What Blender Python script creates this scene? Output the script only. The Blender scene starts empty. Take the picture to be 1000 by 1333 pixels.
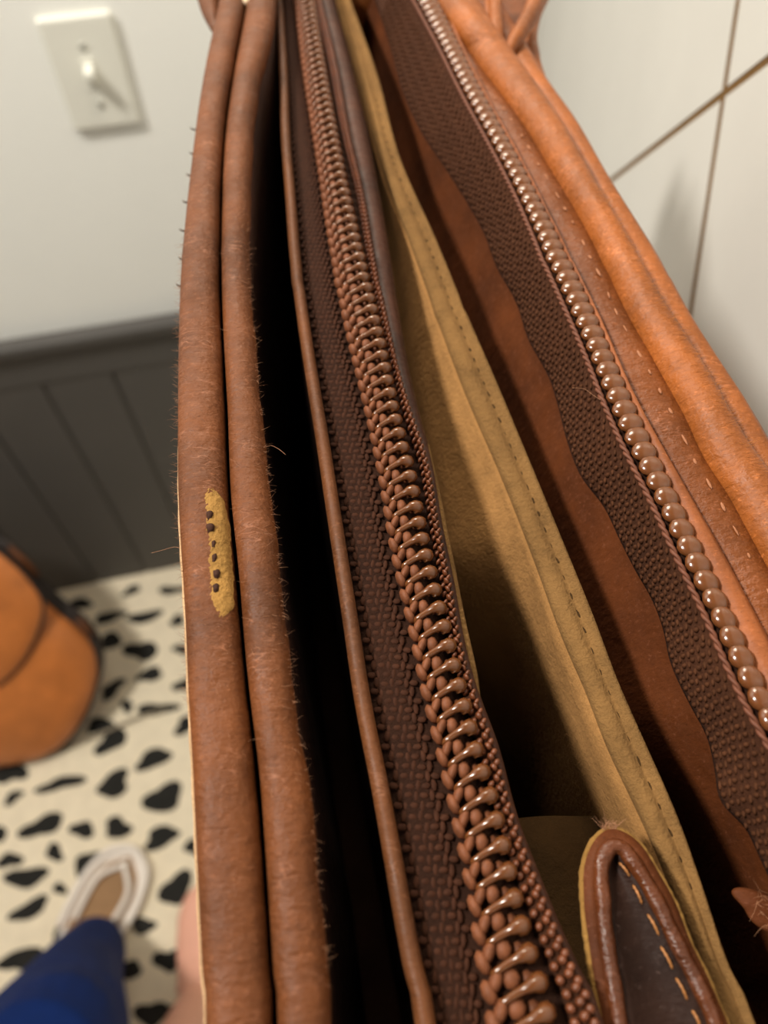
import bpy, bmesh, math, random
import numpy as np
from mathutils import Vector, Matrix

random.seed(7)
rng = np.random.default_rng(7)
scene = bpy.context.scene
col = scene.collection

# ------------------------------------------------------------------ camera
FPX = 1001.0
PITCH = math.radians(58.0)
CAM_Z = 1.5
cam_d = bpy.data.cameras.new('camera')
cam = bpy.data.objects.new('camera', cam_d)
col.objects.link(cam)
cam.location = (0, 0, CAM_Z)
cam.rotation_euler = (math.radians(90.0 - 58.0), 0, 0)
cam_d.sensor_fit = 'VERTICAL'
cam_d.sensor_height = 34.62
cam_d.lens = 34.62 * FPX / 1333.0
cam_d.clip_start = 0.005
cam_d.clip_end = 50
cam_d.dof.use_dof = True
cam_d.dof.focus_distance = 0.120
cam_d.dof.aperture_fstop = cam_d.lens / 1.75
scene.camera = cam

# ------------------------------------------------------------------ world, lamps, exposure
world = bpy.data.worlds.new('world')
scene.world = world
world.use_nodes = True
bg = world.node_tree.nodes['Background']
bg.inputs[0].default_value = (1.0, 0.96, 0.90, 1)
bg.inputs[1].default_value = 0.12


def area(name, loc, target, size, power, color):
    d = bpy.data.lights.new(name, 'AREA')
    d.shape = 'DISK'
    d.size = size
    d.energy = power
    d.color = color
    o = bpy.data.objects.new(name, d)
    col.objects.link(o)
    o.location = loc
    o.rotation_euler = (Vector(target) - Vector(loc)).to_track_quat('-Z', 'Y').to_euler()
    return o


area('ceiling_lamp_light', (-0.95, 0.10, 2.55), (-0.45, 0.6, 0.5), 0.24, 36.0, (1.0, 0.95, 0.87))
area('added_bag_light', (-0.13, 0.60, 1.88), (0.0, 0.22, 1.38), 0.24, 3.7, (1.0, 0.88, 0.72))  # added light with no known source; its falloff darkens the bag's near end

vs = scene.view_settings
vs.view_transform = 'Standard'
vs.look = 'None'
vs.exposure = 0.0
vs.gamma = 1.0
vs.use_curve_mapping = False


# ------------------------------------------------------------------ helpers
def pix_ray(u, v):
    a = (u - 500.0) / FPX
    b = (666.5 - v) / FPX
    return np.array([a, b * math.sin(PITCH) + math.cos(PITCH), b * math.cos(PITCH) - math.sin(PITCH)])


def at_z(u, v, z):
    """point of the place at height z that the photograph shows at (u, v)"""
    r = pix_ray(u, v)
    k = (z - CAM_Z) / r[2]
    p = r * k
    p[2] += CAM_Z
    return p


def at_y(u, v, y):
    r = pix_ray(u, v)
    k = y / r[1]
    p = r * k
    p[2] += CAM_Z
    return p


def lin(r, g=None, b=None):
    if g is None:
        r, g, b = r
    out = []
    for c in (r, g, b):
        c = c / 255.0
        out.append(c / 12.92 if c <= 0.04045 else ((c + 0.055) / 1.055) ** 2.4)
    return out[0], out[1], out[2], 1.0


def link_obj(name, me, mat=None, parent=None, smooth=True):
    o = bpy.data.objects.new(name, me)
    col.objects.link(o)
    if mat is not None and len(me.materials) == 0:
        me.materials.append(mat)
    if smooth and len(me.polygons):
        me.polygons.foreach_set('use_smooth', [True] * len(me.polygons))
    if parent is not None:
        o.parent = parent
        if parent.parent is None:
            o.location = -parent.location
    return o


def mesh_from(name, verts, faces):
    me = bpy.data.meshes.new(name)
    me.from_pydata([tuple(map(float, p)) for p in verts], [], faces)
    me.update()
    return me


def fix_normals(me):
    bm = bmesh.new()
    bm.from_mesh(me)
    bmesh.ops.recalc_face_normals(bm, faces=bm.faces)
    bm.to_mesh(me)
    bm.free()


def tag(o, label=None, cat=None, group=None, kind=None):
    if label:
        o['label'] = label
    if cat:
        o['category'] = cat
    if group:
        o['group'] = group
    if kind:
        o['kind'] = kind
    return o


def empty(name, loc):
    o = bpy.data.objects.new(name, None)
    col.objects.link(o)
    o.location = loc
    o.empty_display_size = 0.02
    return o


def tube(points, radii, seg=10, closed_ends=True):
    """verts, faces of a tube through points with radius per point"""
    P = [Vector(map(float, p)) for p in points]
    n = len(P)
    if not hasattr(radii, '__len__'):
        radii = [radii] * n
    verts, faces = [], []
    prev = None
    for i in range(n):
        t = (P[min(i + 1, n - 1)] - P[max(i - 1, 0)])
        if t.length < 1e-9:
            t = Vector((0, 0, 1))
        t.normalize()
        if prev is None:
            a = Vector((0, 0, 1)) if abs(t.z) < 0.9 else Vector((1, 0, 0))
            nrm = (a - t * a.dot(t)).normalized()
        else:
            nrm = (prev - t * prev.dot(t)).normalized()
        prev = nrm
        bi = t.cross(nrm)
        for k in range(seg):
            a = 2 * math.pi * k / seg
            verts.append(P[i] + (nrm * math.cos(a) + bi * math.sin(a)) * radii[i])
    for i in range(n - 1):
        for k in range(seg):
            k2 = (k + 1) % seg
            faces.append((i * seg + k, i * seg + k2, (i + 1) * seg + k2, (i + 1) * seg + k))
    if closed_ends:
        faces.append(tuple(range(seg - 1, -1, -1)))
        faces.append(tuple(range((n - 1) * seg, n * seg)))
    return verts, faces


def merge(parts):
    V, F = [], []
    for v, f in parts:
        o = len(V)
        V.extend(v)
        F.extend([tuple(i + o for i in q) for q in f])
    return V, F


def smooth_path(pts, n):
    """Catmull-Rom resample"""
    P = np.array(pts, float)
    d = np.r_[0, np.cumsum(np.linalg.norm(np.diff(P, axis=0), axis=1))]
    E = np.vstack([2 * P[0] - P[1], P, 2 * P[-1] - P[-2]])
    out = []
    for s in np.linspace(0, d[-1], n):
        i = min(np.searchsorted(d, s, side='right') - 1, len(P) - 2)
        t = (s - d[i]) / (d[i + 1] - d[i])
        a, b, c, e = E[i], E[i + 1], E[i + 2], E[i + 3]
        out.append(0.5 * ((2 * b) + (-a + c) * t + (2 * a - 5 * b + 4 * c - e) * t * t + (-a + 3 * b - 3 * c + e) * t ** 3))
    return np.array(out)


def box(sx, sy, sz, c=(0, 0, 0)):
    x, y, z = sx / 2, sy / 2, sz / 2
    v = [(c[0] + i * x, c[1] + j * y, c[2] + k * z) for i in (-1, 1) for j in (-1, 1) for k in (-1, 1)]
    f = [(0, 1, 3, 2), (4, 6, 7, 5), (0, 4, 5, 1), (2, 3, 7, 6), (0, 2, 6, 4), (1, 5, 7, 3)]
    return v, f


def bevel_mod(o, w, seg=2):
    m = o.modifiers.new('bevel', 'BEVEL')
    m.width = w
    m.segments = seg
    m.limit_method = 'ANGLE'
    return m


# ------------------------------------------------------------------ materials
def new_mat(name):
    m = bpy.data.materials.new(name)
    m.use_nodes = True
    nt = m.node_tree
    b = nt.nodes['Principled BSDF']
    return m, nt, b


def N(nt, t, **kw):
    n = nt.nodes.new(t)
    for k, v in kw.items():
        setattr(n, k, v)
    return n


def coords(nt, scale=(1, 1, 1), rot=(0, 0, 0)):
    tc = N(nt, 'ShaderNodeTexCoord')
    mp = N(nt, 'ShaderNodeMapping')
    mp.inputs['Scale'].default_value = scale
    mp.inputs['Rotation'].default_value = rot
    nt.links.new(tc.outputs['Object'], mp.inputs[0])
    return mp.outputs[0]


def noise(nt, vec, scale, detail=4, rough=0.6, dist=0.0):
    n = N(nt, 'ShaderNodeTexNoise')
    n.inputs['Scale'].default_value = scale
    n.inputs['Detail'].default_value = detail
    n.inputs['Roughness'].default_value = rough
    n.inputs['Distortion'].default_value = dist
    nt.links.new(vec, n.inputs['Vector'])
    return n.outputs[0]


def ramp(nt, fac, stops):
    r = N(nt, 'ShaderNodeValToRGB')
    el = r.color_ramp.elements
    while len(el) < len(stops):
        el.new(0.5)
    for e, (p, c) in zip(el, stops):
        e.position = p
        e.color = c
    nt.links.new(fac, r.inputs[0])
    return r.outputs[0]


def mix(nt, fac, a, b, mode='MIX'):
    m = N(nt, 'ShaderNodeMix', data_type='RGBA', blend_type=mode)
    for s, v in ((m.inputs[0], fac), (m.inputs[6], a), (m.inputs[7], b)):
        if hasattr(v, 'links') or isinstance(v, bpy.types.NodeSocket):
            nt.links.new(v, s)
        else:
            s.default_value = v
    return m.outputs[2]


def bump(nt, b, heights, base=None):
    """heights: list of (socket, strength, distance)"""
    prev = None
    for h, s, d in heights:
        n = N(nt, 'ShaderNodeBump')
        n.inputs['Strength'].default_value = s
        n.inputs['Distance'].default_value = d
        nt.links.new(h, n.inputs['Height'])
        if prev is not None:
            nt.links.new(prev, n.inputs['Normal'])
        prev = n.outputs[0]
    nt.links.new(prev, b.inputs['Normal'])


def leather(name, c, dark=0.6, light=1.35, rough=0.42, fine=1100, wr=0.5, spec=0.5, scratch=0.35, bigs=55):
    m, nt, b = new_mat(name)
    base = lin(c)
    dk = tuple(x * dark for x in base[:3]) + (1,)
    lt = tuple(min(1, x * light) for x in base[:3]) + (1,)
    v1 = coords(nt)
    big = noise(nt, v1, bigs, 5, 0.65)
    c1 = ramp(nt, big, [(0.32, dk), (0.55, base), (0.75, lt)])
    spk = noise(nt, coords(nt, (1, 1.5, 1)), 900, 4, 0.75)
    c1 = mix(nt, ramp(nt, spk, [(0.30, (0.75, 0.75, 0.75, 1)), (0.42, (0, 0, 0, 1))]), c1, dk)
    c1 = mix(nt, ramp(nt, spk, [(0.58, (0, 0, 0, 1)), (0.72, (0.7, 0.7, 0.7, 1))]), c1, tuple(min(1, x * 1.9 + 0.02) for x in base[:3]) + (1,))
    # pale hair-line creases running across
    vs_ = coords(nt, (0.55, 2.0, 1.0), (0, 0, 0.35))
    cr = N(nt, 'ShaderNodeTexVoronoi', feature='DISTANCE_TO_EDGE')
    cr.inputs['Scale'].default_value = 330
    wv = N(nt, 'ShaderNodeVectorMath', operation='ADD')
    nz = N(nt, 'ShaderNodeTexNoise')
    nz.inputs['Scale'].default_value = 160
    nz.inputs['Detail'].default_value = 3
    nt.links.new(vs_, nz.inputs['Vector'])
    sc = N(nt, 'ShaderNodeVectorMath', operation='SCALE')
    sc.inputs['Scale'].default_value = 0.010
    nt.links.new(nz.outputs['Color'], sc.inputs[0])
    nt.links.new(vs_, wv.inputs[0])
    nt.links.new(sc.outputs[0], wv.inputs[1])
    nt.links.new(wv.outputs[0], cr.inputs['Vector'])
    line = ramp(nt, cr.outputs['Distance'], [(0.0, (1, 1, 1, 1)), (0.05, (0, 0, 0, 1))])
    patch = ramp(nt, noise(nt, v1, 120, 3), [(0.52, (0, 0, 0, 1)), (0.66, (1, 1, 1, 1))])
    ml = N(nt, 'ShaderNodeMath', operation='MULTIPLY')
    nt.links.new(line, ml.inputs[0])
    nt.links.new(patch, ml.inputs[1])
    m2 = N(nt, 'ShaderNodeMath', operation='MULTIPLY')
    m2.inputs[1].default_value = scratch
    nt.links.new(ml.outputs[0], m2.inputs[0])
    pale = tuple(min(1, x * 2.1 + 0.05) for x in base[:3]) + (1,)
    colr = mix(nt, m2.outputs[0], c1, pale)
    nt.links.new(colr, b.inputs['Base Color'])
    g = noise(nt, v1, fine, 3, 0.6)
    rr = ramp(nt, noise(nt, v1, 300, 3), [(0.3, (rough - 0.08,) * 3 + (1,)), (0.7, (rough + 0.12,) * 3 + (1,))])
    nt.links.new(rr, b.inputs['Roughness'])
    b.inputs['Specular IOR Level'].default_value = spec
    bump(nt, b, [(g, 0.35 * wr, 0.0006), (noise(nt, coords(nt, (1, 2.4, 1)), 260, 4, 0.6), 0.45 * wr, 0.0012), (cr.outputs['Distance'], 0.12 * wr, 0.0008)])
    return m


def suede(name, c, sc=900, dark=0.65, light=1.25, rough=0.95):
    m, nt, b = new_mat(name)
    base = lin(c)
    dk = tuple(x * dark for x in base[:3]) + (1,)
    lt = tuple(min(1, x * light) for x in base[:3]) + (1,)
    v1 = coords(nt)
    n1 = noise(nt, v1, 90, 5, 0.7)
    n2 = noise(nt, v1, sc, 4, 0.7)
    a = ramp(nt, n1, [(0.3, dk), (0.7, lt)])
    c2 = mix(nt, ramp(nt, n2, [(0.35, (0, 0, 0, 1)), (0.65, (0.6, 0.6, 0.6, 1))]), a, base)
    nt.links.new(c2, b.inputs['Base Color'])
    b.inputs['Roughness'].default_value = rough
    b.inputs['Specular IOR Level'].default_value = 0.15
    b.inputs['Sheen Weight'].default_value = 0.12
    b.inputs['Sheen Tint'].default_value = base
    b.inputs['Sheen Roughness'].default_value = 0.5
    bump(nt, b, [(n2, 0.7, 0.0008)])
    return m


def plain(name, c, rough=0.6, spec=0.4, nsc=None, namp=0.15, bsc=None, bdist=0.001, bstr=0.4):
    m, nt, b = new_mat(name)
    base = lin(c)
    v1 = coords(nt)
    if nsc:
        dk = tuple(x * (1 - namp) for x in base[:3]) + (1,)
        lt = tuple(min(1, x * (1 + namp)) for x in base[:3]) + (1,)
        nt.links.new(ramp(nt, noise(nt, v1, nsc, 5), [(0.3, dk), (0.7, lt)]), b.inputs['Base Color'])
    else:
        b.inputs['Base Color'].default_value = base
    b.inputs['Roughness'].default_value = rough
    b.inputs['Specular IOR Level'].default_value = spec
    if bsc:
        bump(nt, b, [(noise(nt, v1, bsc, 4), bstr, bdist)])
    return m


def nylon(name, c, trans=0.25, rough=0.18):
    m, nt, b = new_mat(name)
    base = lin(c)
    b.inputs['Base Color'].default_value = base
    b.inputs['Roughness'].default_value = rough
    b.inputs['IOR'].default_value = 1.52
    b.inputs['Specular IOR Level'].default_value = 0.6
    b.inputs['Subsurface Weight'].default_value = 0.25
    b.inputs['Subsurface Radius'].default_value = (0.002, 0.0008, 0.0004)
    b.inputs['Subsurface Scale'].default_value = 0.6
    return m


M = {}
M['left_piping'] = leather('cognac_leather_piping', (100, 55, 24), rough=0.54, spec=0.25, scratch=0.6, wr=0.9)
M['ridge'] = leather('cognac_leather_welt', (92, 52, 23), rough=0.55, spec=0.3)
M['right_roll'] = leather('tan_orange_leather_roll', (144, 79, 29), rough=0.5, spec=0.35, scratch=0.6, wr=0.9)
M['right_band'] = leather('orange_leather_band', (108, 57, 22), rough=0.42, spec=0.22, wr=1.0, scratch=0.4)
M['edge_strip'] = leather('orange_leather_edge', (134, 74, 36), rough=0.55, spec=0.3, wr=0.5, scratch=0.1)
M['lining_right'] = leather('brown_leather_lining', (82, 41, 16), rough=0.68, wr=0.5, spec=0.15, scratch=0.12)
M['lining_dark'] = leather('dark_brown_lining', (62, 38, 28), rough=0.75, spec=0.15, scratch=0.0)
M['wall_leather'] = leather('brown_leather_divider', (66, 36, 22), rough=0.55, spec=0.25, scratch=0.1)
M['tab_leather'] = leather('red_brown_leather_piping', (86, 44, 20), rough=0.34, spec=0.4, wr=1.0, scratch=0.5)
M['tab_panel'] = leather('dark_leather_panel', (42, 25, 18), rough=0.6, scratch=0.05, spec=0.12)
M['suede'] = suede('tan_suede', (142, 103, 60))
M['suede_hem'] = suede('tan_suede_hem', (122, 90, 52), sc=1300, dark=0.45)
M['suede_olive'] = suede('olive_suede_gusset', (58, 40, 18))
M['raw_edge'] = suede('yellow_raw_leather_edge', (140, 104, 54), sc=1600, dark=0.45)
M['worn'] = suede('worn_yellow_leather', (160, 120, 64), sc=1100, dark=0.4, light=1.2)
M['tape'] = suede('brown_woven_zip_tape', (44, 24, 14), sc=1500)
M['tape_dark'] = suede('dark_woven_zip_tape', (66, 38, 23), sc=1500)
M['thread_tape'] = plain('brown_tape_thread', (128, 78, 54), 0.5, 0.4, 700, 0.3)
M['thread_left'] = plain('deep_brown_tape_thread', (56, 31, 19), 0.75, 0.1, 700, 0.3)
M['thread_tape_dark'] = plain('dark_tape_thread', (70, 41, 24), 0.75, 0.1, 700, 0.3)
M['cord'] = plain('rust_zip_cord', (98, 54, 33), 0.65, 0.4, 900, 0.2)
M['coil'] = nylon('brown_nylon_coil', (98, 57, 28))
M['bead'] = nylon('amber_nylon_tooth', (102, 59, 29))
M['binding'] = plain('brown_binding_thread', (110, 64, 39), 0.6, 0.25, 900, 0.25)
M['thread'] = plain('pale_stitch_thread', (150, 96, 62), 0.6, 0.4, 1500, 0.2)
M['thread_gold'] = plain('gold_stitch_thread', (150, 98, 52), 0.5, 0.4, 1500, 0.2)
M['fuzz'] = plain('leather_fibre', (176, 128, 96), 0.7, 0.3)
M['dark_thread'] = plain('dark_thread', (90, 76, 66), 0.7, 0.2)
M['wall'] = plain('white_wall_paint', (244, 244, 238), 0.75, 0.3, 3, 0.02, 180, 0.0006, 0.15)
M['grey'] = plain('charcoal_wainscot_paint', (80, 77, 74), 0.55, 0.4, 6, 0.05, 150, 0.0005, 0.1)
M['plate'] = plain('white_switch_plastic', (232, 231, 220), 0.35, 0.5)
M['screw'] = plain('painted_screw', (190, 189, 178), 0.4, 0.5)
M['tile'] = plain('white_glazed_tile', (186, 184, 178), 0.4, 0.5, 14, 0.03, 30, 0.001, 0.05)
M['grout'] = plain('brown_grout', (104, 78, 46), 0.9, 0.1, 300, 0.2, 500, 0.001, 0.5)
M['rug'] = plain('cream_rug_pile', (244, 230, 202), 0.95, 0.1, 40, 0.06, 500, 0.004, 0.6)
M['spot'] = plain('charcoal_rug_pile', (46, 45, 42), 0.95, 0.1, 60, 0.2, 500, 0.004, 0.6)
M['floor'] = plain('grey_floor', (120, 112, 100), 0.6, 0.3, 5, 0.1)
M['satchel'] = leather('tan_satchel_leather', (190, 112, 52), dark=0.72, rough=0.42, scratch=0.0, fine=300, wr=0.15, bigs=14)
M['black_trim'] = plain('black_leather_trim', (44, 36, 32), 0.5, 0.4, 60, 0.2)
M['blue'] = plain('royal_blue_cloth', (6, 34, 88), 0.85, 0.2, 25, 0.15, 1500, 0.0006, 0.4)
M['skin'] = plain('skin', (232, 172, 148), 0.5, 0.4, 20, 0.06)
M['white_strap'] = plain('white_slipper_rim', (236, 226, 214), 0.5, 0.4, 30, 0.05)
M['insole'] = plain('tan_insole', (150, 116, 82), 0.7, 0.2, 40, 0.15)
M['brass'] = plain('pale_rivet', (236, 206, 170), 0.3, 0.6)

# ------------------------------------------------------------------ the room
FA = np.array([-0.72778, 0.73107, 0.0])
YAW = math.radians(13.2)
FT = np.array([math.cos(YAW), math.sin(YAW), 0.0])
FN = np.array([math.sin(YAW), -math.cos(YAW), 0.0])     # towards the room


def wall_pt(s, z, out=0.0):
    p = FA + FT * s + FN * out
    return (p[0], p[1], z)


def wall_box(s0, s1, z0, z1, o0, o1):
    v = [wall_pt(s, z, o) for s in (s0, s1) for o in (o0, o1) for z in (z0, z1)]
    f = [(0, 1, 3, 2), (4, 6, 7, 5), (0, 4, 5, 1), (2, 3, 7, 6), (0, 2, 6, 4), (1, 5, 7, 3)]
    return v, f


def fixed_mesh(name, vf):
    me = mesh_from(name, *vf)
    fix_normals(me)
    return me


RX0, RYAW = 0.098, math.radians(85.5)
RT = np.array([math.cos(RYAW), math.sin(RYAW), 0.0])
RN = np.array([-math.sin(RYAW), math.cos(RYAW), 0.0])   # towards the room (left)
RO = np.array([RX0, 0.0, 0.0])
# corner where the tiled wall meets the front wall
A_ = np.array([[FT[0], -RT[0]], [FT[1], -RT[1]]])
S_CORNER, R_CORNER = np.linalg.solve(A_, (RO - FA)[:2])

wf = link_obj('wall_front', fixed_mesh('wall_front', wall_box(-1.2, S_CORNER + 0.05, 0, 2.5, -0.12, -0.012)), M['wall'], smooth=False)
tag(wf, 'white painted wall above the charcoal wainscot', kind='structure')
fl = link_obj('floor', mesh_from('floor', *box(3.6, 3.2, 0.05, (-0.9, -0.2, -0.035))), M['floor'], smooth=False)
tag(fl, 'grey floor under the spotted rug', kind='structure')

# wainscot: backing, planks with open joints, cap rail, baseboard
WT = 0.698
wn = link_obj('trim_1', fixed_mesh('wainscot_backing', wall_box(-1.2, S_CORNER + 0.04, 0, WT, -0.012, -0.004)), M['grey'], smooth=False)
tag(wn, 'charcoal grey panelled wainscot of upright planks below the white wall', kind='structure')
pk = 0.1045
k0 = 0.2165
i = -13
while k0 + i * pk < S_CORNER:
    s0 = k0 + i * pk + 0.003
    s1 = min(k0 + (i + 1) * pk - 0.003, S_CORNER + 0.03)
    p = link_obj('plank', fixed_mesh('plank', wall_box(s0, s1, 0.0, 0.622, -0.005, 0.0)), M['grey'], wn, smooth=False)
    bevel_mod(p, 0.0015, 2)
    i += 1
rail = link_obj('top_rail', fixed_mesh('top_rail', wall_box(-1.2, S_CORNER + 0.03, 0.620, WT - 0.010, -0.006, 0.002)), M['grey'], wn, smooth=False)
cap = link_obj('cap', fixed_mesh('cap', wall_box(-1.2, S_CORNER + 0.03, WT - 0.012, WT + 0.006, -0.012, 0.012)), M['grey'], wn, smooth=False)
bevel_mod(cap, 0.004, 3)

# tiled wall on the right: diagonal square tiles with brown joints
gw = link_obj('wall_right', fixed_mesh('wall_right', (
    [tuple(RO + RT * a + RN * o + np.array([0, 0, z])) for a in (-0.8, R_CORNER + 0.03) for o in (-0.10, -0.0003) for z in (0, 2.5)],
    [(0, 1, 3, 2), (4, 6, 7, 5), (0, 4, 5, 1), (2, 3, 7, 6), (0, 2, 6, 4), (1, 5, 7, 3)])), M['grout'], smooth=False)
tag(gw, 'wall of white diagonal tiles with thin brown grout lines', kind='structure')


def tiled_hit(u, v):
    r = pix_ray(u, v)
    o = RO - np.array([0, 0, CAM_Z])
    k = (RN @ o) / (RN @ r)
    p = r * k + np.array([0, 0, CAM_Z])
    return np.array([(p - RO) @ RT, p[2]])


cross_pt = tiled_hit(942, 122)
e1 = tiled_hit(960, 0) - tiled_hit(898, 410)
e1 /= np.linalg.norm(e1)
e2 = tiled_hit(1000, 80) - tiled_hit(793, 238)
e2 /= np.linalg.norm(e2)
TS = 0.62
JW = 0.0025


def clip_poly(poly, a, b, keep):
    out = []
    for i in range(len(poly)):
        p, q = poly[i], poly[(i + 1) % len(poly)]
        dp, dq = keep(p), keep(q)
        if dp >= 0:
            out.append(p)
        if (dp >= 0) != (dq >= 0):
            t = dp / (dp - dq)
            out.append((p[0] + (q[0] - p[0]) * t, p[1] + (q[1] - p[1]) * t))
    return out


for i in range(-4, 4):
    for j in range(-4, 4):
        cs = []
        for a, b in ((0, 0), (1, 0), (1, 1), (0, 1)):
            s1 = (i + a) * TS + (JW * 0.64 if a == 0 else -JW * 0.64)
            s2 = (j + b) * TS + (JW if b == 0 else -JW)
            cs.append(tuple(cross_pt + e1 * s1 + e2 * s2))
        for keep in (lambda p: p[0] + 0.8, lambda p: R_CORNER + 0.03 - p[0], lambda p: p[1] - 0.0, lambda p: 2.5 - p[1]):
            cs = clip_poly(cs, 0, 0, keep)
            if len(cs) < 3:
                break
        if len(cs) < 3:
            continue
        n = len(cs)
        V = [tuple(RO + RT * c[0] + RN * o + np.array([0, 0, c[1]])) for o in (-0.002, 0.0) for c in cs]
        F = [tuple(range(n)), tuple(range(n, 2 * n))] + [(k, (k + 1) % n, n + (k + 1) % n, n + k) for k in range(n)]
        me = mesh_from('tile', V, F)
        fix_normals(me)
        t = link_obj('tile', me, M['tile'], gw, smooth=False)

# ------------------------------------------------------------------ light switch on the front wall
sw = empty('light_switch', wall_pt(0.4265, 0.99, -0.012))
tag(sw, 'white toggle light switch plate on the white wall', 'switch')
pl = link_obj('plate', fixed_mesh('plate', wall_box(0.389, 0.464, 0.990, 1.108, -0.0125, -0.005)), M['plate'], sw, smooth=False)
bevel_mod(pl, 0.004, 3)
tg = link_obj('toggle', fixed_mesh('toggle', (
    [wall_pt(s, z, o) for o, zz in ((-0.006, (1.039, 1.062)), (0.012, (1.052, 1.060))) for s in (0.4215, 0.4315) for z in zz],
    [(0, 1, 3, 2), (4, 6, 7, 5), (0, 4, 5, 1), (2, 3, 7, 6), (0, 2, 6, 4), (1, 5, 7, 3)])), M['plate'], sw, smooth=False)
bevel_mod(tg, 0.0015, 2)
bz = link_obj('toggle_collar', fixed_mesh('toggle_collar', wall_box(0.4195, 0.4335, 1.035, 1.066, -0.006, -0.0040)), M['plate'], sw, smooth=False)
for zz in (1.0195, 1.0805):
    c = wall_pt(0.4265, zz, -0.0045)
    v, f = tube([c, tuple(np.array(c) + FN * 0.0015)], 0.0035, 10)
    link_obj('screw', mesh_from('screw', v, f), M['screw'], sw)

# ------------------------------------------------------------------ spotted rug
RUG_T = 0.0
rug = link_obj('rug', mesh_from('rug', *box(2.35, 1.62, 0.010, (0, 0, -0.005))), M['rug'], smooth=False)
rug.location = (-0.85, -0.12, 0)
rug.rotation_euler = (0, 0, YAW)
bevel_mod(rug, 0.004, 2)
tag(rug, 'cream rug with irregular black spots beside the wainscot', 'rug')
SPOTS = [(171, 769, 12, 4, 20), (224, 768, 14, 5, 5), (103, 786, 14, 6, 15), (142, 803, 17, 6, 10), (188, 803, 17, 7, 12), (231, 808, 8, 6, 0),
         (143, 835, 15, 8, 10), (184, 847, 17, 11, 5), (238, 845, 10, 6, 10), (195, 878, 15, 7, 30), (146, 897, 16, 7, 35), (238, 892, 10, 7, 20),
         (165, 919, 6, 8, 60), (204, 923, 21, 7, 8), (240, 945, 12, 8, 30), (130, 944, 18, 7, 10), (145, 965, 20, 10, 25), (200, 988, 22, 9, 15),
         (12, 1005, 17, 13, 0), (80, 1020, 26, 7, 12), (148, 1021, 20, 12, 25), (213, 1039, 20, 16, 40), (17, 1038, 11, 6, 30), (55, 1075, 23, 11, 25),
         (107, 1080, 15, 8, 10), (153, 1078, 15, 11, 25), (210, 1090, 20, 11, 15), (-4, 1084, 12, 8, 0), (252, 1103, 10, 9, 30), (71, 1110, 8, 11, 60),
         (12, 1120, 14, 8, 25), (116, 1127, 19, 14, 20), (34, 1142, 23, 11, 20), (78, 1157, 7, 7, 0), (229, 1157, 20, 15, 30), (38, 1184, 21, 10, 25),
         (92, 1205, 21, 15, 50), (186, 1205, 14, 9, 20), (33, 1250, 28, 13, 15), (219, 1250, 15, 13, 20), (163, 1263, 19, 10, 20), (197, 1320, 18, 14, -20),
         (226, 1313, 10, 6, 20), (8, 1308, 20, 12, 15)]


def to_rug(p):
    d = np.array(p)[:2] - np.array([-0.85, -0.12])
    c, s = math.cos(YAW), math.sin(YAW)
    return np.array([d[0] * c + d[1] * s, -d[0] * s + d[1] * c])


def spot_mesh(pts2):
    """slightly domed tuft patch from an outline in rug coordinates"""
    c = np.mean(pts2, axis=0)
    V, F = [], []
    n = len(pts2)
    for k, (sc_, z) in enumerate(((1.0, -0.0005), (0.97, 0.0012), (0.8, 0.0020))):
        for p in pts2:
            q = c + (p - c) * sc_
            V.append((q[0], q[1], z))
    for r in range(2):
        for k in range(n):
            F.append((r * n + k, r * n + (k + 1) % n, (r + 1) * n + (k + 1) % n, (r + 1) * n + k))
    F.append(tuple(range(2 * n, 3 * n)))
    return mesh_from('spot', V, F)


placed = []


def add_spot(me):
    o = bpy.data.objects.new('spot', me)
    col.objects.link(o)
    if not me.materials:
        me.materials.append(M['spot'])
    o.parent = rug
    return o


for (u, v, a, b, ang) in SPOTS:
    n = 16
    A = math.radians(ang)
    a, b = a * 1.22, b * 1.25
    ph = rng.uniform(0, 6.28, 3)
    pts = []
    for k in range(n):
        t = 2 * math.pi * k / n
        r = 1 + 0.18 * math.sin(2 * t + ph[0]) + 0.17 * math.sin(3 * t + ph[1]) + 0.05 * math.sin(5 * t + ph[2])
        dx, dy = a * r * math.cos(t), b * r * math.sin(t)
        uu = u + dx * math.cos(A) + dy * math.sin(A)
        vv = v - dx * math.sin(A) + dy * math.cos(A)
        pts.append(to_rug(at_z(uu, vv, 0.001)))
    pts = np.array(pts)
    placed.append(pts.mean(axis=0))
    add_spot(spot_mesh(pts))
gx = np.arange(-1.11, 1.12, 0.082)
gy = np.arange(-0.75, 0.76, 0.074)
shared = []
for k in range(6):
    t = np.linspace(0, 2 * math.pi, 14, endpoint=False)
    ph = rng.uniform(0, 6.28, 3)
    r = 1 + 0.15 * np.sin(2 * t + ph[0]) + 0.12 * np.sin(3 * t + ph[1])
    shared.append(spot_mesh(np.c_[0.025 * r * np.cos(t), 0.015 * r * np.sin(t)]))
cnt = 0
vis = [to_rug(at_z(u, v, 0)) for u, v in ((-20, 770), (265, 735), (265, 1340), (-20, 1340))]
for x in gx:
    for y in gy:
        q = np.array([x + rng.uniform(-.02, .02), y + rng.uniform(-.02, .02)])
        inside = True
        for k in range(4):
            a, b = vis[k], vis[(k + 1) % 4]
            if (b[0] - a[0]) * (q[1] - a[1]) - (b[1] - a[1]) * (q[0] - a[0]) > 0:
                inside = False
        if inside or min(np.linalg.norm(q - p) for p in placed) < 0.055 or abs(q[0]) > 1.12 or abs(q[1]) > 0.76 or cnt > 240:
            continue
        if q[0] > 0.85 or q[1] < -0.5:
            continue
        o = add_spot(shared[cnt % 6])
        o.location = (q[0], q[1], 0)
        o.rotation_euler = (0, 0, rng.uniform(-.5, .6))
        cnt += 1


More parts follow.
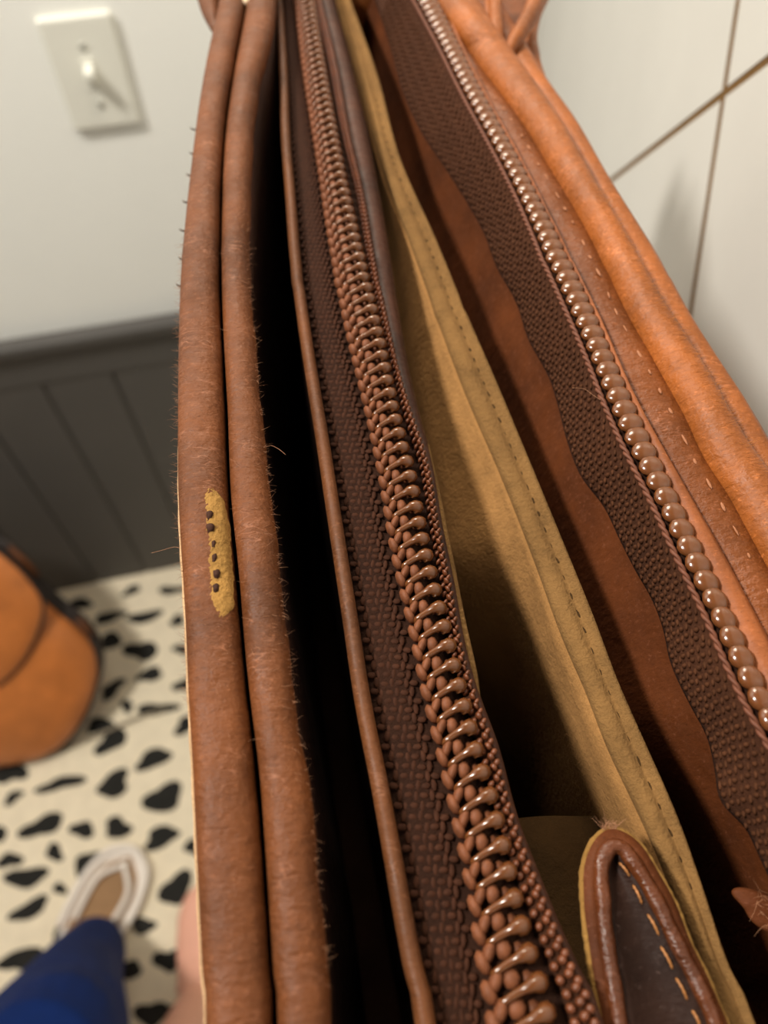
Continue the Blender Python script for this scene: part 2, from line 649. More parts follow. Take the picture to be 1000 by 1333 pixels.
# ------------------------------------------------------------------ tan satchel on the rug by the wainscot
def pillow(outline, origin, ax, ay, an, depth, rings=6):
    """rounded cushion with the given 2-D outline (metres in ax, ay), flat back, domed front"""
    P = np.array(outline)
    c = P.mean(axis=0)
    n = len(P)
    V, F = [], []
    lv = [(-1, 0.90, -0.35), (-1, 1.0, 0.0)]
    rows = [(0.90, -0.45), (0.985, -0.25), (1.0, 0.0)] + [(math.cos(k / rings * math.pi / 2) ** 0.55 if k < rings else 0.0, math.sin(k / rings * math.pi / 2)) for k in range(1, rings)]
    for s, h in rows:
        for p in P:
            q = c + (p - c) * s
            V.append(origin + ax * q[0] + ay * q[1] + an * (h * depth))
    for r in range(len(rows) - 1):
        for k in range(n):
            F.append((r * n + k, r * n + (k + 1) % n, (r + 1) * n + (k + 1) % n, (r + 1) * n + k))
    F.append(tuple(range(n - 1, -1, -1)))
    V.append(origin + ax * c[0] + ay * c[1] + an * depth)
    last = (len(rows) - 1) * n
    for k in range(n):
        F.append((last + k, last + (k + 1) % n, len(V) - 1))
    me = mesh_from('pillow', V, F)
    fix_normals(me)
    return me


sx0 = at_z(52, 985, 0.015)
tilt = math.radians(52)
s_ax = np.array([math.cos(YAW), math.sin(YAW), 0])
s_back = np.array([-math.sin(YAW), math.cos(YAW), 0])
s_ay = s_back * math.cos(tilt) + np.array([0, 0, 1]) * math.sin(tilt)
s_an = np.cross(s_ax, s_ay)


def in_plane(u, v, off=0.0):
    o = sx0 + s_an * off - np.array([0, 0, CAM_Z])
    r = pix_ray(u, v)
    k = (s_an @ o) / (s_an @ r)
    p = r * k + np.array([0, 0, CAM_Z]) - sx0
    return (p @ s_ax, p @ s_ay)


sat = empty('satchel', (sx0[0] - 0.10, sx0[1] + 0.03, 0.0))
tag(sat, 'tan leather satchel with black trim leaning on the rug by the wainscot', 'bag')
body_o = [in_plane(u, v) for u, v in ((52, 985), (82, 968), (108, 935), (124, 897), (129, 868), (122, 838), (104, 815), (76, 793), (52, 770), (30, 742), (0, 716),
                                      (-40, 700), (-85, 705), (-120, 735), (-140, 790), (-145, 850), (-135, 920), (-105, 970), (-50, 992), (0, 994))]
body_o = [tuple(p) for p in smooth_path(body_o + [body_o[0]], 61)[:-1]]
body_o = [(x, max(y, 0.0)) for x, y in body_o]
zlift = 0.024
link_obj('body', pillow(body_o, sx0 + s_an * 0.004, s_ax, s_ay, s_an, 0.040), M['satchel'], sat)
FO = 0.046
flap_o = [in_plane(u, v, FO) for u, v in ((-2, 893), (25, 868), (45, 835), (56, 800), (55, 780), (44, 762), (25, 740), (-2, 718), (-40, 700), (-85, 705), (-118, 735), (-135, 790), (-125, 850), (-90, 890), (-45, 905))]
flap_o = [tuple(p) for p in smooth_path(flap_o + [flap_o[0]], 51)[:-1]]
link_obj('flap', pillow(flap_o, sx0 + s_an * FO, s_ax, s_ay, s_an, 0.020), M['satchel'], sat)


def rim_tube(outline, off, r, name, mat, a=0.0, b=1.0, parent=None, inset=1.0):
    P = np.array(outline)
    c = P.mean(axis=0)
    pts = [sx0 + s_ax * (c + (p - c) * inset)[0] + s_ay * (c + (p - c) * inset)[1] + s_an * off for p in P]
    n = len(pts)
    pts = pts[int(a * n):int(b * n) + 1]
    v, f = tube(pts, r, 8)
    return link_obj(name, mesh_from(name, v, f), mat, parent or sat)


rim_tube(body_o, 0.004, 0.0055, 'trim', M['black_trim'], 0.02, 0.62)
rim_tube(flap_o, FO, 0.0035, 'trim', M['black_trim'], 0.0, 0.62)
for (ua, va, ub, vb) in ((12, 712, 50, 750), (100, 805, 120, 828)):
    a = np.array(in_plane(ua, va, 0.012))
    b = np.array(in_plane(ub, vb, 0.012))
    pts = [sx0 + s_ax * q[0] + s_ay * q[1] + s_an * 0.012 for q in (a, a * 0.5 + b * 0.5 + 0.001, b)]
    v, f = tube(pts, [0.004, 0.0065, 0.004], 8)
    link_obj('strap_keeper', mesh_from('strap_keeper', v, f), M['ridge'], sat)
# rear black gusset behind the body
gus = [((x + 0.012), y * 1.02 + 0.004) for x, y in body_o]
link_obj('back_panel', pillow(gus, sx0 - s_an * 0.012 + np.array([0, 0, 0.006]), s_ax, s_ay, s_an, 0.012), M['black_trim'], sat)
strap_pts = smooth_path([at_z(u, v, 0.009) for u, v in ((-40, 1000), (10, 992), (45, 988), (80, 976), (105, 966), (150, 947), (185, 932), (215, 924))], 40)
v, f = tube(strap_pts, list(np.linspace(0.0055, 0.0025, 40)), 8)
link_obj('shoulder_cord', mesh_from('shoulder_cord', v, f), plain('grey_cord', (150, 138, 118), 0.8, 0.2, 90, 0.3), sat)


# ------------------------------------------------------------------ person: legs in blue trousers, slipper on one foot
def loft_rings(rings):
    """rings: list of equal-length point lists"""
    n = len(rings[0])
    V = [tuple(map(float, p)) for r in rings for p in r]
    F = []
    for i in range(len(rings) - 1):
        for k in range(n):
            F.append((i * n + k, i * n + (k + 1) % n, (i + 1) * n + (k + 1) % n, (i + 1) * n + k))
    F.append(tuple(range(n - 1, -1, -1)))
    F.append(tuple(range((len(rings) - 1) * n, len(rings) * n)))
    return V, F


def foot_leg(heel, heading, knee, hip):
    """foot + leg as one lofted skin: toe -> instep -> ankle -> knee -> hip"""
    h = np.array([math.cos(heading), math.sin(heading), 0.0])
    s = np.array([h[1], -h[0], 0.0])
    up = np.array([0, 0, 1.0])
    rings = []
    n = 18
    # (forward, half width, bottom, top)
    prof = [(0.243, 0.010, 0.010, 0.022), (0.238, 0.026, 0.006, 0.026), (0.222, 0.040, 0.003, 0.030), (0.195, 0.046, 0.002, 0.036), (0.165, 0.046, 0.002, 0.046), (0.13, 0.042, 0.003, 0.058), (0.10, 0.037, 0.003, 0.074)]
    for fw, hw, b0, t0 in prof:
        c = heel + h * fw
        rings.append([c + s * (hw * math.cos(a)) + up * ((b0 + t0) / 2 + (t0 - b0) / 2 * math.sin(a)) for a in np.linspace(0, 2 * math.pi, n, endpoint=False)])
    # turning rings from instep to ankle
    ank = heel + h * 0.048 + up * 0.095
    for t, hw, hl in ((0.35, 0.035, 0.046), (0.7, 0.034, 0.046), (1.0, 0.033, 0.040)):
        ang = t * math.pi / 2
        ctr = heel + h * (0.085 * (1 - t) + 0.048 * t) + up * (0.036 * (1 - t) + 0.095 * t)
        ax2 = up * math.cos(ang) - h * math.sin(ang)     # "top" direction of the ring
        rings.append([ctr + s * (hw * math.cos(a)) + (-ax2 if False else ax2) * (hl * math.sin(a)) for a in np.linspace(0, 2 * math.pi, n, endpoint=False)])
    for p, r in ((ank * 0.55 + knee * 0.45, 0.054), (ank * 0.3 + knee * 0.7, 0.058), (knee, 0.060), (knee * 0.5 + hip * 0.5, 0.078), (hip, 0.088)):
        rings.append([p + s * (r * math.cos(a)) - h * (r * math.sin(a)) for a in np.linspace(0, 2 * math.pi, n, endpoint=False)])
    return loft_rings(rings), ank


def trouser(hem, ank, knee, hip, heading, r0=0.060, ext=(0, 0, 0, 0, 0, 0)):
    h = np.array([math.cos(heading), math.sin(heading), 0.0])
    s = np.array([h[1], -h[0], 0.0])
    n = 24
    rings = []
    path = [(hem, r0 - 0.003), (hem + (ank - hem) * 0.05, r0), (hem * 0.5 + ank * 0.5 + np.array([0, 0, 0.015]), r0 + 0.001), (ank * 0.6 + knee * 0.4, r0 + 0.009), (ank * 0.3 + knee * 0.7, r0 + 0.012),
            (knee, r0 + 0.014), (knee * 0.6 + hip * 0.4, 0.092), (hip, 0.108)]
    for i, (p, r) in enumerate(path):
        r += ext[i] if i < 6 else 0
        ring = []
        for a in np.linspace(0, 2 * math.pi, n, endpoint=False):
            w = 1 + 0.05 * math.sin(3 * a + i * 1.7) * (0.4 if i < 2 else 1)
            ring.append(p + s * (r * w * math.cos(a)) - h * (r * w * math.sin(a)))
        rings.append(ring)
    return loft_rings(rings)


toe = at_z(172, 1112, 0.012)
HEADL = math.radians(66)
heelS = np.array([toe[0] - 0.262 * math.cos(HEADL), toe[1] - 0.262 * math.sin(HEADL), 0.0])   # heel of the slipper
heelL = heelS + np.array([-0.105 * math.cos(HEADL), -0.105 * math.sin(HEADL), 0.016]) + np.array([0.022, 0, 0])
hemL = at_z(120, 1240, 0.065)
kneeL = at_z(30, 1450, 0.48)
hipL = np.array([-0.50, -0.46, 0.86])
HEADR = math.radians(95)
heelR = np.array([-0.288, -0.082, 0.004])
kneeR = np.array([-0.30, -0.26, 0.46])
hipR = np.array([-0.31, -0.46, 0.86])
(lv_, lf_), ankL = foot_leg(heelL, HEADL, kneeL, hipL)
(rv_, rf_), ankR = foot_leg(heelR, HEADR, kneeR, hipR)
# pelvis joins both legs into one body
pel = [(np.array([-0.405, -0.47, z]), rx, ry) for z, rx, ry in ((0.80, 0.06, 0.05), (0.86, 0.175, 0.10), (0.93, 0.175, 0.11), (1.00, 0.15, 0.10), (1.02, 0.12, 0.08))]
pv = loft_rings([[c + np.array([rx * math.cos(a), ry * math.sin(a), 0]) for a in np.linspace(0, 2 * math.pi, 24, endpoint=False)] for c, rx, ry in pel])
me = mesh_from('person', *merge([(lv_, lf_), (rv_, rf_), pv]))
fix_normals(me)
person = link_obj('person', me, M['skin'])
person.location = (0, 0, 0.003)
rm = person.modifiers.new('join', 'REMESH')
rm.mode = 'VOXEL'
rm.voxel_size = 0.006
rm.use_smooth_shade = True
tag(person, 'person standing on the rug in blue trousers, one foot bare, one slipper', 'person')
pelT = [(c, rx + 0.012, ry + 0.012) for c, rx, ry in pel]
pvT = loft_rings([[c + np.array([rx * math.cos(a), ry * math.sin(a), 0]) for a in np.linspace(0, 2 * math.pi, 24, endpoint=False)] for c, rx, ry in pelT])
me = mesh_from('trousers', *merge([trouser(hemL, at_z(80, 1330, 0.26), kneeL, hipL, HEADL, 0.056, (0.0, 0.0, 0.010, 0.034, 0.036, 0.030)), trouser(ankR * 0.6 + kneeR * 0.4, ankR * 0.5 + kneeR * 0.5, kneeR, hipR, HEADR, 0.066), pvT]))
fix_normals(me)
tr = link_obj('trousers', me, M['blue'], person)
tr['label'] = 'royal blue cloth trousers'
rm = tr.modifiers.new('join', 'REMESH')
rm.mode = 'VOXEL'
rm.voxel_size = 0.006
rm.use_smooth_shade = True

# slipper: sole, insole, white rim band
hL = np.array([math.cos(HEADL), math.sin(HEADL), 0])
sL = np.array([hL[1], -hL[0], 0])


def sole_outline(grow):
    pts = []
    for fw, wl, wr in ((-0.012, 0.0, 0.0), (-0.004, 0.022, 0.022), (0.03, 0.036, 0.036), (0.09, 0.036, 0.038), (0.15, 0.044, 0.046), (0.20, 0.046, 0.047), (0.235, 0.036, 0.036), (0.252, 0.018, 0.018), (0.262, 0.0, 0.0)):
        pts.append((fw, wl, wr))
    left = [heelS + hL * (fw + (grow if fw > 0.2 else -grow if fw < 0 else 0)) - sL * (wl + grow * (wl > 0)) for fw, wl, wr in pts]
    right = [heelS + hL * (fw + (grow if fw > 0.2 else -grow if fw < 0 else 0)) + sL * (wr + grow * (wr > 0)) for fw, wl, wr in pts[1:-1]]
    loop = left + right[::-1]
    return smooth_path(loop + [loop[0]], 61)[:-1]


def slab(loop, z0, z1):
    n = len(loop)
    V = [(p[0], p[1], z0) for p in loop] + [(p[0], p[1], z1) for p in loop]
    F = [tuple(range(n - 1, -1, -1)), tuple(range(n, 2 * n))] + [(k, (k + 1) % n, n + (k + 1) % n, n + k) for k in range(n)]
    return V, F


so = sole_outline(0.006)
sl = link_obj('slipper', mesh_from('slipper', *slab(so, 0.004, 0.013)), M['white_strap'], person, smooth=False)
sl['label'] = 'white rimmed slipper with tan insole'
bevel_mod(sl, 0.003, 2)
link_obj('insole', mesh_from('insole', *slab(sole_outline(-0.004), 0.0115, 0.0145)), M['insole'], sl, smooth=False)
ring = [p + np.array([0, 0, 0.018]) for p in sole_outline(0.008)]
v, f = tube(list(ring[14:48]), 0.0070, 8)
link_obj('rim', mesh_from('rim', v, f), M['white_strap'], sl)
ring = [p + np.array([0, 0, 0.022]) for p in sole_outline(-0.014)]
v, f = tube(list(ring[16:44]), 0.0050, 8)
link_obj('inner_rim', mesh_from('inner_rim', v, f), M['white_strap'], sl)

# ==================================================================== THE BAG
# every long element of the mouth runs horizontally away from the viewer; each is an x(y) curve at its own height
Y0, Y1 = -0.034, 0.262
YS = np.concatenate([np.linspace(Y0, 0.0, 14, endpoint=False), np.linspace(0.0, 0.12, 130, endpoint=False), np.linspace(0.12, Y1, 70)])


class Curve:
    def __init__(self, pts, h):
        P = np.array([at_z(u, v, CAM_Z - h) for u, v in pts])
        o = np.argsort(P[:, 1])
        self.y, self.x, self.h = P[o, 1], P[o, 0], h
        self.m = np.gradient(self.x, self.y)

    def __call__(self, y):
        y = np.asarray(y, float)
        X, Yk = self.x, self.y
        out = np.interp(y, Yk, X)
        # cubic hermite inside
        i = np.clip(np.searchsorted(Yk, y) - 1, 0, len(Yk) - 2)
        hh = Yk[i + 1] - Yk[i]
        t = np.clip((y - Yk[i]) / hh, 0, 1)
        c = ((2 * t ** 3 - 3 * t ** 2 + 1) * X[i] + (t ** 3 - 2 * t ** 2 + t) * hh * self.m[i] + (-2 * t ** 3 + 3 * t ** 2) * X[i + 1] + (t ** 3 - t ** 2) * hh * self.m[i + 1])
        k = min(4, len(X) - 1)
        s0 = (X[k] - X[0]) / (Yk[k] - Yk[0])
        s1 = (X[-1] - X[-1 - k]) / (Yk[-1] - Yk[-1 - k])
        c = np.where(y < Yk[0], X[0] + s0 * (y - Yk[0]), c)
        c = np.where(y > Yk[-1], X[-1] + s1 * (y - Yk[-1]), c)
        return np.minimum(c, 0.088)


def sm(c, k=5):
    ker = np.ones(k) / k
    p = np.pad(c, (k // 2, k // 2), mode='edge')
    # keep linear ends
    p[:k // 2] = 2 * c[0] - c[1:k // 2 + 1][::-1]
    p[-(k // 2):] = 2 * c[-1] - c[-k // 2:-1][::-1]
    return np.convolve(p, ker, 'valid')


E_ = {}
E_['L1l'] = Curve([(284, 22), (270, 85), (260, 144), (251, 216), (241, 310), (237, 360), (234, 450), (233, 560), (233, 620), (236, 700), (240, 760), (244, 830), (246, 889), (252, 997), (257, 1105), (262, 1213), (268, 1332)], 0.1005)
E_['L12'] = Curve([(319, 22), (306, 90), (293, 180), (288, 288), (288, 396), (290, 450), (295, 544), (299, 652), (310, 760), (317, 850), (322, 900), (334, 997), (345, 1141), (356, 1321)], 0.1005)
E_['L2r'] = Curve([(361, 0), (354, 54), (342, 97), (333, 151), (327, 252), (326, 360), (333, 445), (342, 544), (352, 634), (363, 724), (370, 789), (379, 868), (392, 961), (405, 1033), (415, 1134), (426, 1242), (430, 1328)], 0.1005)
RID = [(365, 29), (370, 108), (372, 180), (378, 252), (385, 342), (396, 425), (406, 490), (421, 580), (432, 652), (446, 742), (460, 832), (467, 880), (478, 943), (493, 1015), (511, 1112), (529, 1213), (550, 1317)]
E_['L3l'] = Curve([(u - (5 + 9 * v / 1333.), v) for u, v in RID], 0.106)
E_['L3r'] = Curve([(u + (5 + 9 * v / 1333.), v) for u, v in RID], 0.106)
E_['Cl'] = Curve([(383, 0), (397, 108), (414, 216), (430, 324), (451, 432), (478, 544), (493, 616), (511, 724), (536, 832), (547, 889), (565, 961), (590, 1069), (612, 1177), (626, 1285), (634, 1333)], 0.1055)
E_['Cr'] = Curve([(406, 0), (424, 108), (445, 225), (467, 324), (493, 432), (516, 544), (534, 616), (556, 724), (583, 832), (598, 889), (616, 961), (648, 1069), (673, 1177), (702, 1285), (715, 1333)], 0.1055)
E_['Bl'] = Curve([(409, 0), (428, 80), (447, 180), (465, 252), (480, 342), (500, 432), (512, 480), (526, 540), (545, 598), (560, 688), (574, 760), (588, 850), (603, 900), (619, 961), (650, 1069), (672, 1141), (699, 1213), (725, 1285), (740, 1333)], 0.1065)
E_['Br'] = Curve([(418, 0), (438, 80), (456, 180), (473, 252), (488, 342), (505, 420), (518, 480), (536, 540), (556, 598), (572, 688), (587, 760), (603, 850), (621, 910), (641, 961), (670, 1069), (698, 1141), (727, 1213), (760, 1285), (778, 1333)], 0.1065)
E_['Wr'] = Curve([(434, 0), (455, 80), (474, 160), (492, 252), (507, 342), (519, 420), (530, 480), (544, 540), (560, 598), (575, 688), (590, 760), (606, 850), (623, 910), (643, 961), (672, 1069), (700, 1141), (729, 1213), (762, 1285), (780, 1333)], 0.1085)
E_['Dl'] = Curve([(435, 0), (468, 108), (498, 216), (540, 324), (567, 400), (608, 508), (655, 616), (698, 724), (738, 832), (768, 900), (791, 961), (842, 1069), (888, 1177), (928, 1285), (942, 1333)], 0.113)
E_['Dr'] = Curve([(457, 0), (493, 100), (525, 216), (570, 315), (605, 400), (648, 498), (693, 606), (736, 710), (780, 818), (806, 889), (838, 961), (885, 1069), (922, 1177), (952, 1267), (985, 1333)], 0.113)
E_['Tl'] = Curve([(490, 0), (511, 65), (526, 119), (551, 173), (580, 216), (612, 266), (634, 306), (648, 346), (673, 389), (690, 440), (719, 494), (730, 530), (741, 573), (762, 623), (788, 656), (809, 699), (831, 742), (852, 778), (867, 818), (876, 860), (903, 918), (924, 957), (935, 1004), (944, 1046), (975, 1075)], 0.1105)
E_['K'] = Curve([(536, 0), (569, 61), (601, 126), (644, 205), (673, 263), (702, 331), (734, 402), (761, 464), (788, 533), (809, 580), (827, 616), (849, 659), (870, 706), (896, 760), (917, 803), (942, 862), (960, 900), (978, 936), (1000, 972)], 0.1005)
E_['Zr'] = Curve([(569, 0), (619, 108), (677, 216), (731, 324), (776, 420), (813, 508), (863, 616), (914, 724), (964, 832), (986, 880)], 0.100)
E_['Sr'] = Curve([(578, 0), (626, 108), (684, 216), (738, 324), (785, 420), (824, 508), (884, 616), (945, 724), (1000, 828)], 0.0998)
STI = [(580, 30), (608, 79), (644, 126), (673, 166), (702, 216), (724, 252), (760, 317), (781, 360), (806, 414), (831, 458), (856, 504), (878, 544), (906, 605), (935, 648), (950, 677), (975, 724), (1000, 771)]
E_['St'] = Curve(STI, 0.1005)
E_['Rl'] = Curve([(u + 8 + 5 * v / 800., v) for u, v in STI], 0.1015)
E_['Cz'] = Curve([(640, 40), (667, 79), (698, 122), (748, 202), (784, 270), (820, 331), (856, 398), (899, 465), (939, 533), (964, 580), (1000, 630)], 0.1025)
E_['O'] = Curve([(689, 70), (712, 112), (744, 155), (791, 238), (820, 284), (856, 342), (899, 421), (935, 478), (971, 533), (1000, 584)], 0.105)

X = {k: c(YS) for k, c in E_.items()}
for k in X:
    X[k] = sm(X[k], 3 if k in ('Tl', 'L2r') else 7)
X['L3l'], X['L3r'] = np.minimum(X['L3l'], X['L3r'] - 0.0008), X['L3r']
Zt = {k: np.full(len(YS), CAM_Z - c.h) for k, c in E_.items()}
NY = len(YS)

bag = empty('handbag', (0.01, 0.11, 1.255))
tag(bag, 'open cognac leather handbag with two zippers and tan suede pocket beside the tiled wall', 'handbag')


def loft(name, prof, mat, parent, closed=True, i0=0, i1=NY, caps=True, thick=None):
    """prof: list of (x array, z array) over the stations"""
    n = len(prof)
    m = i1 - i0
    V = []
    for i in range(i0, i1):
        for px, pz in prof:
            V.append((px[i], YS[i], pz[i]))
    F = []
    for i in range(m - 1):
        for k in range(n if closed else n - 1):
            k2 = (k + 1) % n
            F.append((i * n + k, (i + 1) * n + k, (i + 1) * n + k2, i * n + k2))
    if closed and caps:
        F.append(tuple(range(n)))
        F.append(tuple(range((m - 1) * n, m * n))[::-1])
    me = mesh_from(name, V, F)
    if closed:
        fix_normals(me)
    o = link_obj(name, me, mat, parent)
    if thick:
        s = o.modifiers.new('thickness', 'SOLIDIFY')
        s.thickness = thick
        s.offset = 0
    return o


def roll_prof(xl, xr, zc, hh, power=2.4, n=20, dz=None):
    out = []
    cx, hw = (xl + xr) / 2, (xr - xl) / 2
    for k in range(n):
        a = 2 * math.pi * k / n
        ca, sa = math.cos(a), math.sin(a)
        px = math.copysign(abs(ca) ** (2 / power), ca)
        pz = math.copysign(abs(sa) ** (2 / power), sa)
        out.append((cx + hw * px, zc + hh * pz))
    return out


def wob(amp, freq, ph=0.0):
    return amp * (np.sin(YS * freq + ph) + 0.6 * np.sin(YS * freq * 2.3 + ph * 2.1) + 0.35 * np.sin(YS * freq * 5.1 + ph * 0.7))


def sheet_prof(x_top, z_top, depth, dx, rows=10, wave=0.0, fr=40, ph=0.0):
    out = []
    for r in range(rows + 1):
        t = r / rows
        out.append((x_top + dx * t + wave * math.sin(math.pi * t) * (np.sin(YS * fr + ph + 2.2 * t)), z_top - depth * t))
    return out


# ---- left wall: outer panel, two piping rolls, dark lining
outer_l = sheet_prof(X['L1l'] + 0.0012, Zt['L1l'] - 0.001, 0.145, 0.004, wave=-0.002)
loft('outer_panel', outer_l, M['left_piping'], bag, closed=False, thick=0.0016)
pipL1 = roll_prof(X['L1l'], X['L12'] - 0.0002 + wob(0.00006, 210), Zt['L1l'], 0.0034, 2.6)
p1 = loft('piping', pipL1, M['left_piping'], bag)
pipL2 = roll_prof(X['L12'] + 0.0003, X['L2r'] + wob(0.00010, 330, 1.0), Zt['L1l'] + 0.0002, 0.0030, 2.2)
p2 = loft('piping', pipL2, M['left_piping'], bag)
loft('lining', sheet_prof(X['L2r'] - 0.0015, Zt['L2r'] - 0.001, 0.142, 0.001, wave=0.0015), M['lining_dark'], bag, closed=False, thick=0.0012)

# raw outer edge of the first piping, its rim highlight put into the pale colour
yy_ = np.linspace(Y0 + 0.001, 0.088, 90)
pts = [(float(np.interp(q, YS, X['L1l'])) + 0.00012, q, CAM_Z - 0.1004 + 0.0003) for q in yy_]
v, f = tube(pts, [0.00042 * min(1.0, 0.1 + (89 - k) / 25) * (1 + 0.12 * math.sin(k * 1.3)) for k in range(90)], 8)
link_obj('pale_edge_highlight', mesh_from('pale_edge_highlight', v, f), suede('raw_edge_highlight', (196, 160, 122), sc=1500), p1)

# worn patch on the first piping
wl = Curve([(263, 636), (267, 655), (270, 695), (273, 740), (275, 785), (282, 806)], 0.0975)
wr_ = Curve([(287, 636), (294, 661), (299, 706), (302, 751), (303, 785), (296, 806)], 0.0975)
ya, yb = wl.y[0], wl.y[-1]
ny = 70
V, F = [], []
nxp = 12
cx_, hw_ = (X['L1l'] + X['L12']) / 2, (X['L12'] - X['L1l']) / 2
for i, y in enumerate(np.linspace(ya, yb, ny)):
    a, b = float(wl(y)), float(wr_(y))
    c0, w0 = np.interp(y, YS, cx_), np.interp(y, YS, hw_)
    endf = min(1, min(i, ny - 1 - i) / 6.0)
    mid = (a + b) / 2 + 0.00006 * math.sin(i * 0.4)
    half = (b - a) / 2 * (0.35 + 0.65 * endf) * (1 + 0.05 * math.sin(i * 0.31) + 0.03 * math.sin(i * 0.9))
    for j in range(nxp):
        t = j / (nxp - 1) * 2 - 1
        xx = mid + half * t
        q = max(-0.995, min(0.995, (xx - c0) / w0))
        zt = CAM_Z - 0.1005 + 0.0034 * (1 - abs(q) ** 2.6) ** (1 / 2.6)
        lift = 0.00022 * (1 - t ** 4) * endf + rng.uniform(-0.00016, 0.00012) - 0.0001
        V.append((xx, y, zt + lift))
for i in range(ny - 1):
    for j in range(nxp - 1):
        F.append((i * nxp + j, i * nxp + j + 1, (i + 1) * nxp + j + 1, (i + 1) * nxp + j))
wp = link_obj('worn_patch', mesh_from('worn_patch', V, F), M['worn'], p1)
wp['label'] = 'worn yellow patch of raw leather'
for k, (u, v, r) in enumerate(((273, 671, 3.4), (274, 688, 4.2), (278, 709, 2.0), (279, 727, 2.4), (282, 748, 3.6), (281, 766, 3.0))):
    y = at_z(u, v, CAM_Z - 0.0972)
    vv, ff = tube([y + np.array([-0.0001, -0.0010, -0.0003]), y + np.array([0.00005, -0.0003, 0.00008]), y + np.array([0, 0.0003, 0.0001]), y + np.array([0.0001, 0.0010, -0.0003])], [0.00010, r * 0.00013, r * 0.00016, 0.00010], 8)
    link_obj('hole', mesh_from('hole', vv, ff), M['lining_dark'], p1)

# ---- welt ridge and its wall
loft('welt', roll_prof(X['L3l'], X['L3r'], Zt['L3l'], 0.0016, 2.0, 14), M['ridge'], bag)
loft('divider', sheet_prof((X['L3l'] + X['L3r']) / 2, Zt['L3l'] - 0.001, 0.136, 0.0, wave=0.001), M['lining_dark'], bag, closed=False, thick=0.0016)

# ---- left zipper
zl_core = [(X['L3r'] - 0.0008, Zt['L3r'] - 0.0022), (X['L3r'] + 0.25 * (X['Cl'] - X['L3r']), Zt['L3r'] - 0.0012), (X['L3r'] + 0.7 * (X['Cl'] - X['L3r']), Zt['L3r'] - 0.0014),
           (X['Cl'], Zt['Cl'] - 0.0025), (X['Cl'] + 0.0004, Zt['Cl'] - 0.0016), ((X['Cl'] + X['Cr']) / 2, Zt['Cl'] - 0.0010), (X['Cr'] - 0.0003, Zt['Cr'] - 0.0016), (X['Bl'], Zt['Bl'] - 0.0020),
           (X['Br'], Zt['Br'] - 0.0022), (X['Br'], Zt['Br'] - 0.0034), (X['Cl'], Zt['Cl'] - 0.0036), (X['L3r'] - 0.0008, Zt['L3r'] - 0.0034)]
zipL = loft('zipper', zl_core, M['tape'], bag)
zipL['label'] = 'closed brown coil zipper'


def xi(k, y):
    return float(np.interp(y, YS, X[k]))


# one coil tooth: wire arch with a bulb at the right end, unit width along x, thickness along y
def tooth_mesh():
    path = [(-0.50, -0.10, -0.50), (-0.48, -0.10, 0.08), (-0.36, -0.06, 0.34), (-0.10, 0.0, 0.46), (0.12, 0.04, 0.58), (0.30, 0.06, 0.74), (0.44, 0.06, 0.62), (0.53, 0.04, 0.20), (0.50, 0.0, -0.40)]
    rad = [0.12, 0.14, 0.15, 0.16, 0.19, 0.31, 0.42, 0.36, 0.18]
    pts = smooth_path(path, 15)
    r = np.interp(np.linspace(0, 1, 15), np.linspace(0, 1, len(rad)), rad)
    return pts, r


PITCH_T = 0.00300


def make_tooth(w, hgt, pitch):
    pts, r = tooth_mesh()
    P = [(p[0] * w, p[1] * pitch, p[2] * hgt) for p in pts]
    v, f = tube(P, [x * pitch for x in r], 8)
    return mesh_from('tooth', v, f)


y = Y0 + 0.004
cache = {}
knit = []
while y < 0.25:
    a, b = xi('Cl', y), xi('Cr', y)
    w = (b - a) * 0.74
    key = round(w * 1000 * 4)
    if key not in cache:
        me = make_tooth(key / 4000, 0.0013, PITCH_T)
        me.materials.append(M['coil'])
        me.polygons.foreach_set('use_smooth', [True] * len(me.polygons))
        cache[key] = me
    dxdy = (xi('Cl', y + 0.004) + xi('Cr', y + 0.004) - xi('Cl', y - 0.004) - xi('Cr', y - 0.004)) / 0.016
    o = bpy.data.objects.new('tooth', cache[key])
    col.objects.link(o)
    o.parent = zipL
    o.location = (a + (b - a) * 0.60, y, CAM_Z - 0.1058)
    o.rotation_euler = (0, 0, -math.atan(dxdy) + math.radians(11))
    knit.append((a + (b - a) * 0.13, y, b - a))
    y += PITCH_T


def ell(c, rx, ry, rz, rot=0.0, nu=8, nv=5):
    V, F = [], []
    cr_, sr_ = math.cos(rot), math.sin(rot)
    V.append((c[0], c[1], c[2] - rz))
    for i in range(1, nv):
        ph = -math.pi / 2 + math.pi * i / nv
        for k in range(nu):
            a = 2 * math.pi * k / nu
            lx, ly = rx * math.cos(ph) * math.cos(a), ry * math.cos(ph) * math.sin(a)
            V.append((c[0] + lx * cr_ - ly * sr_, c[1] + lx * sr_ + ly * cr_, c[2] + rz * math.sin(ph)))
    V.append((c[0], c[1], c[2] + rz))
    for k in range(nu):
        F.append((0, 1 + (k + 1) % nu, 1 + k))
    for i in range(nv - 2):
        for k in range(nu):
            F.append((1 + i * nu + k, 1 + i * nu + (k + 1) % nu, 1 + (i + 1) * nu + (k + 1) % nu, 1 + (i + 1) * nu + k))
    top = len(V) - 1
    b0 = 1 + (nv - 2) * nu
    for k in range(nu):
        F.append((b0 + k, b0 + (k + 1) % nu, top))
    return V, F


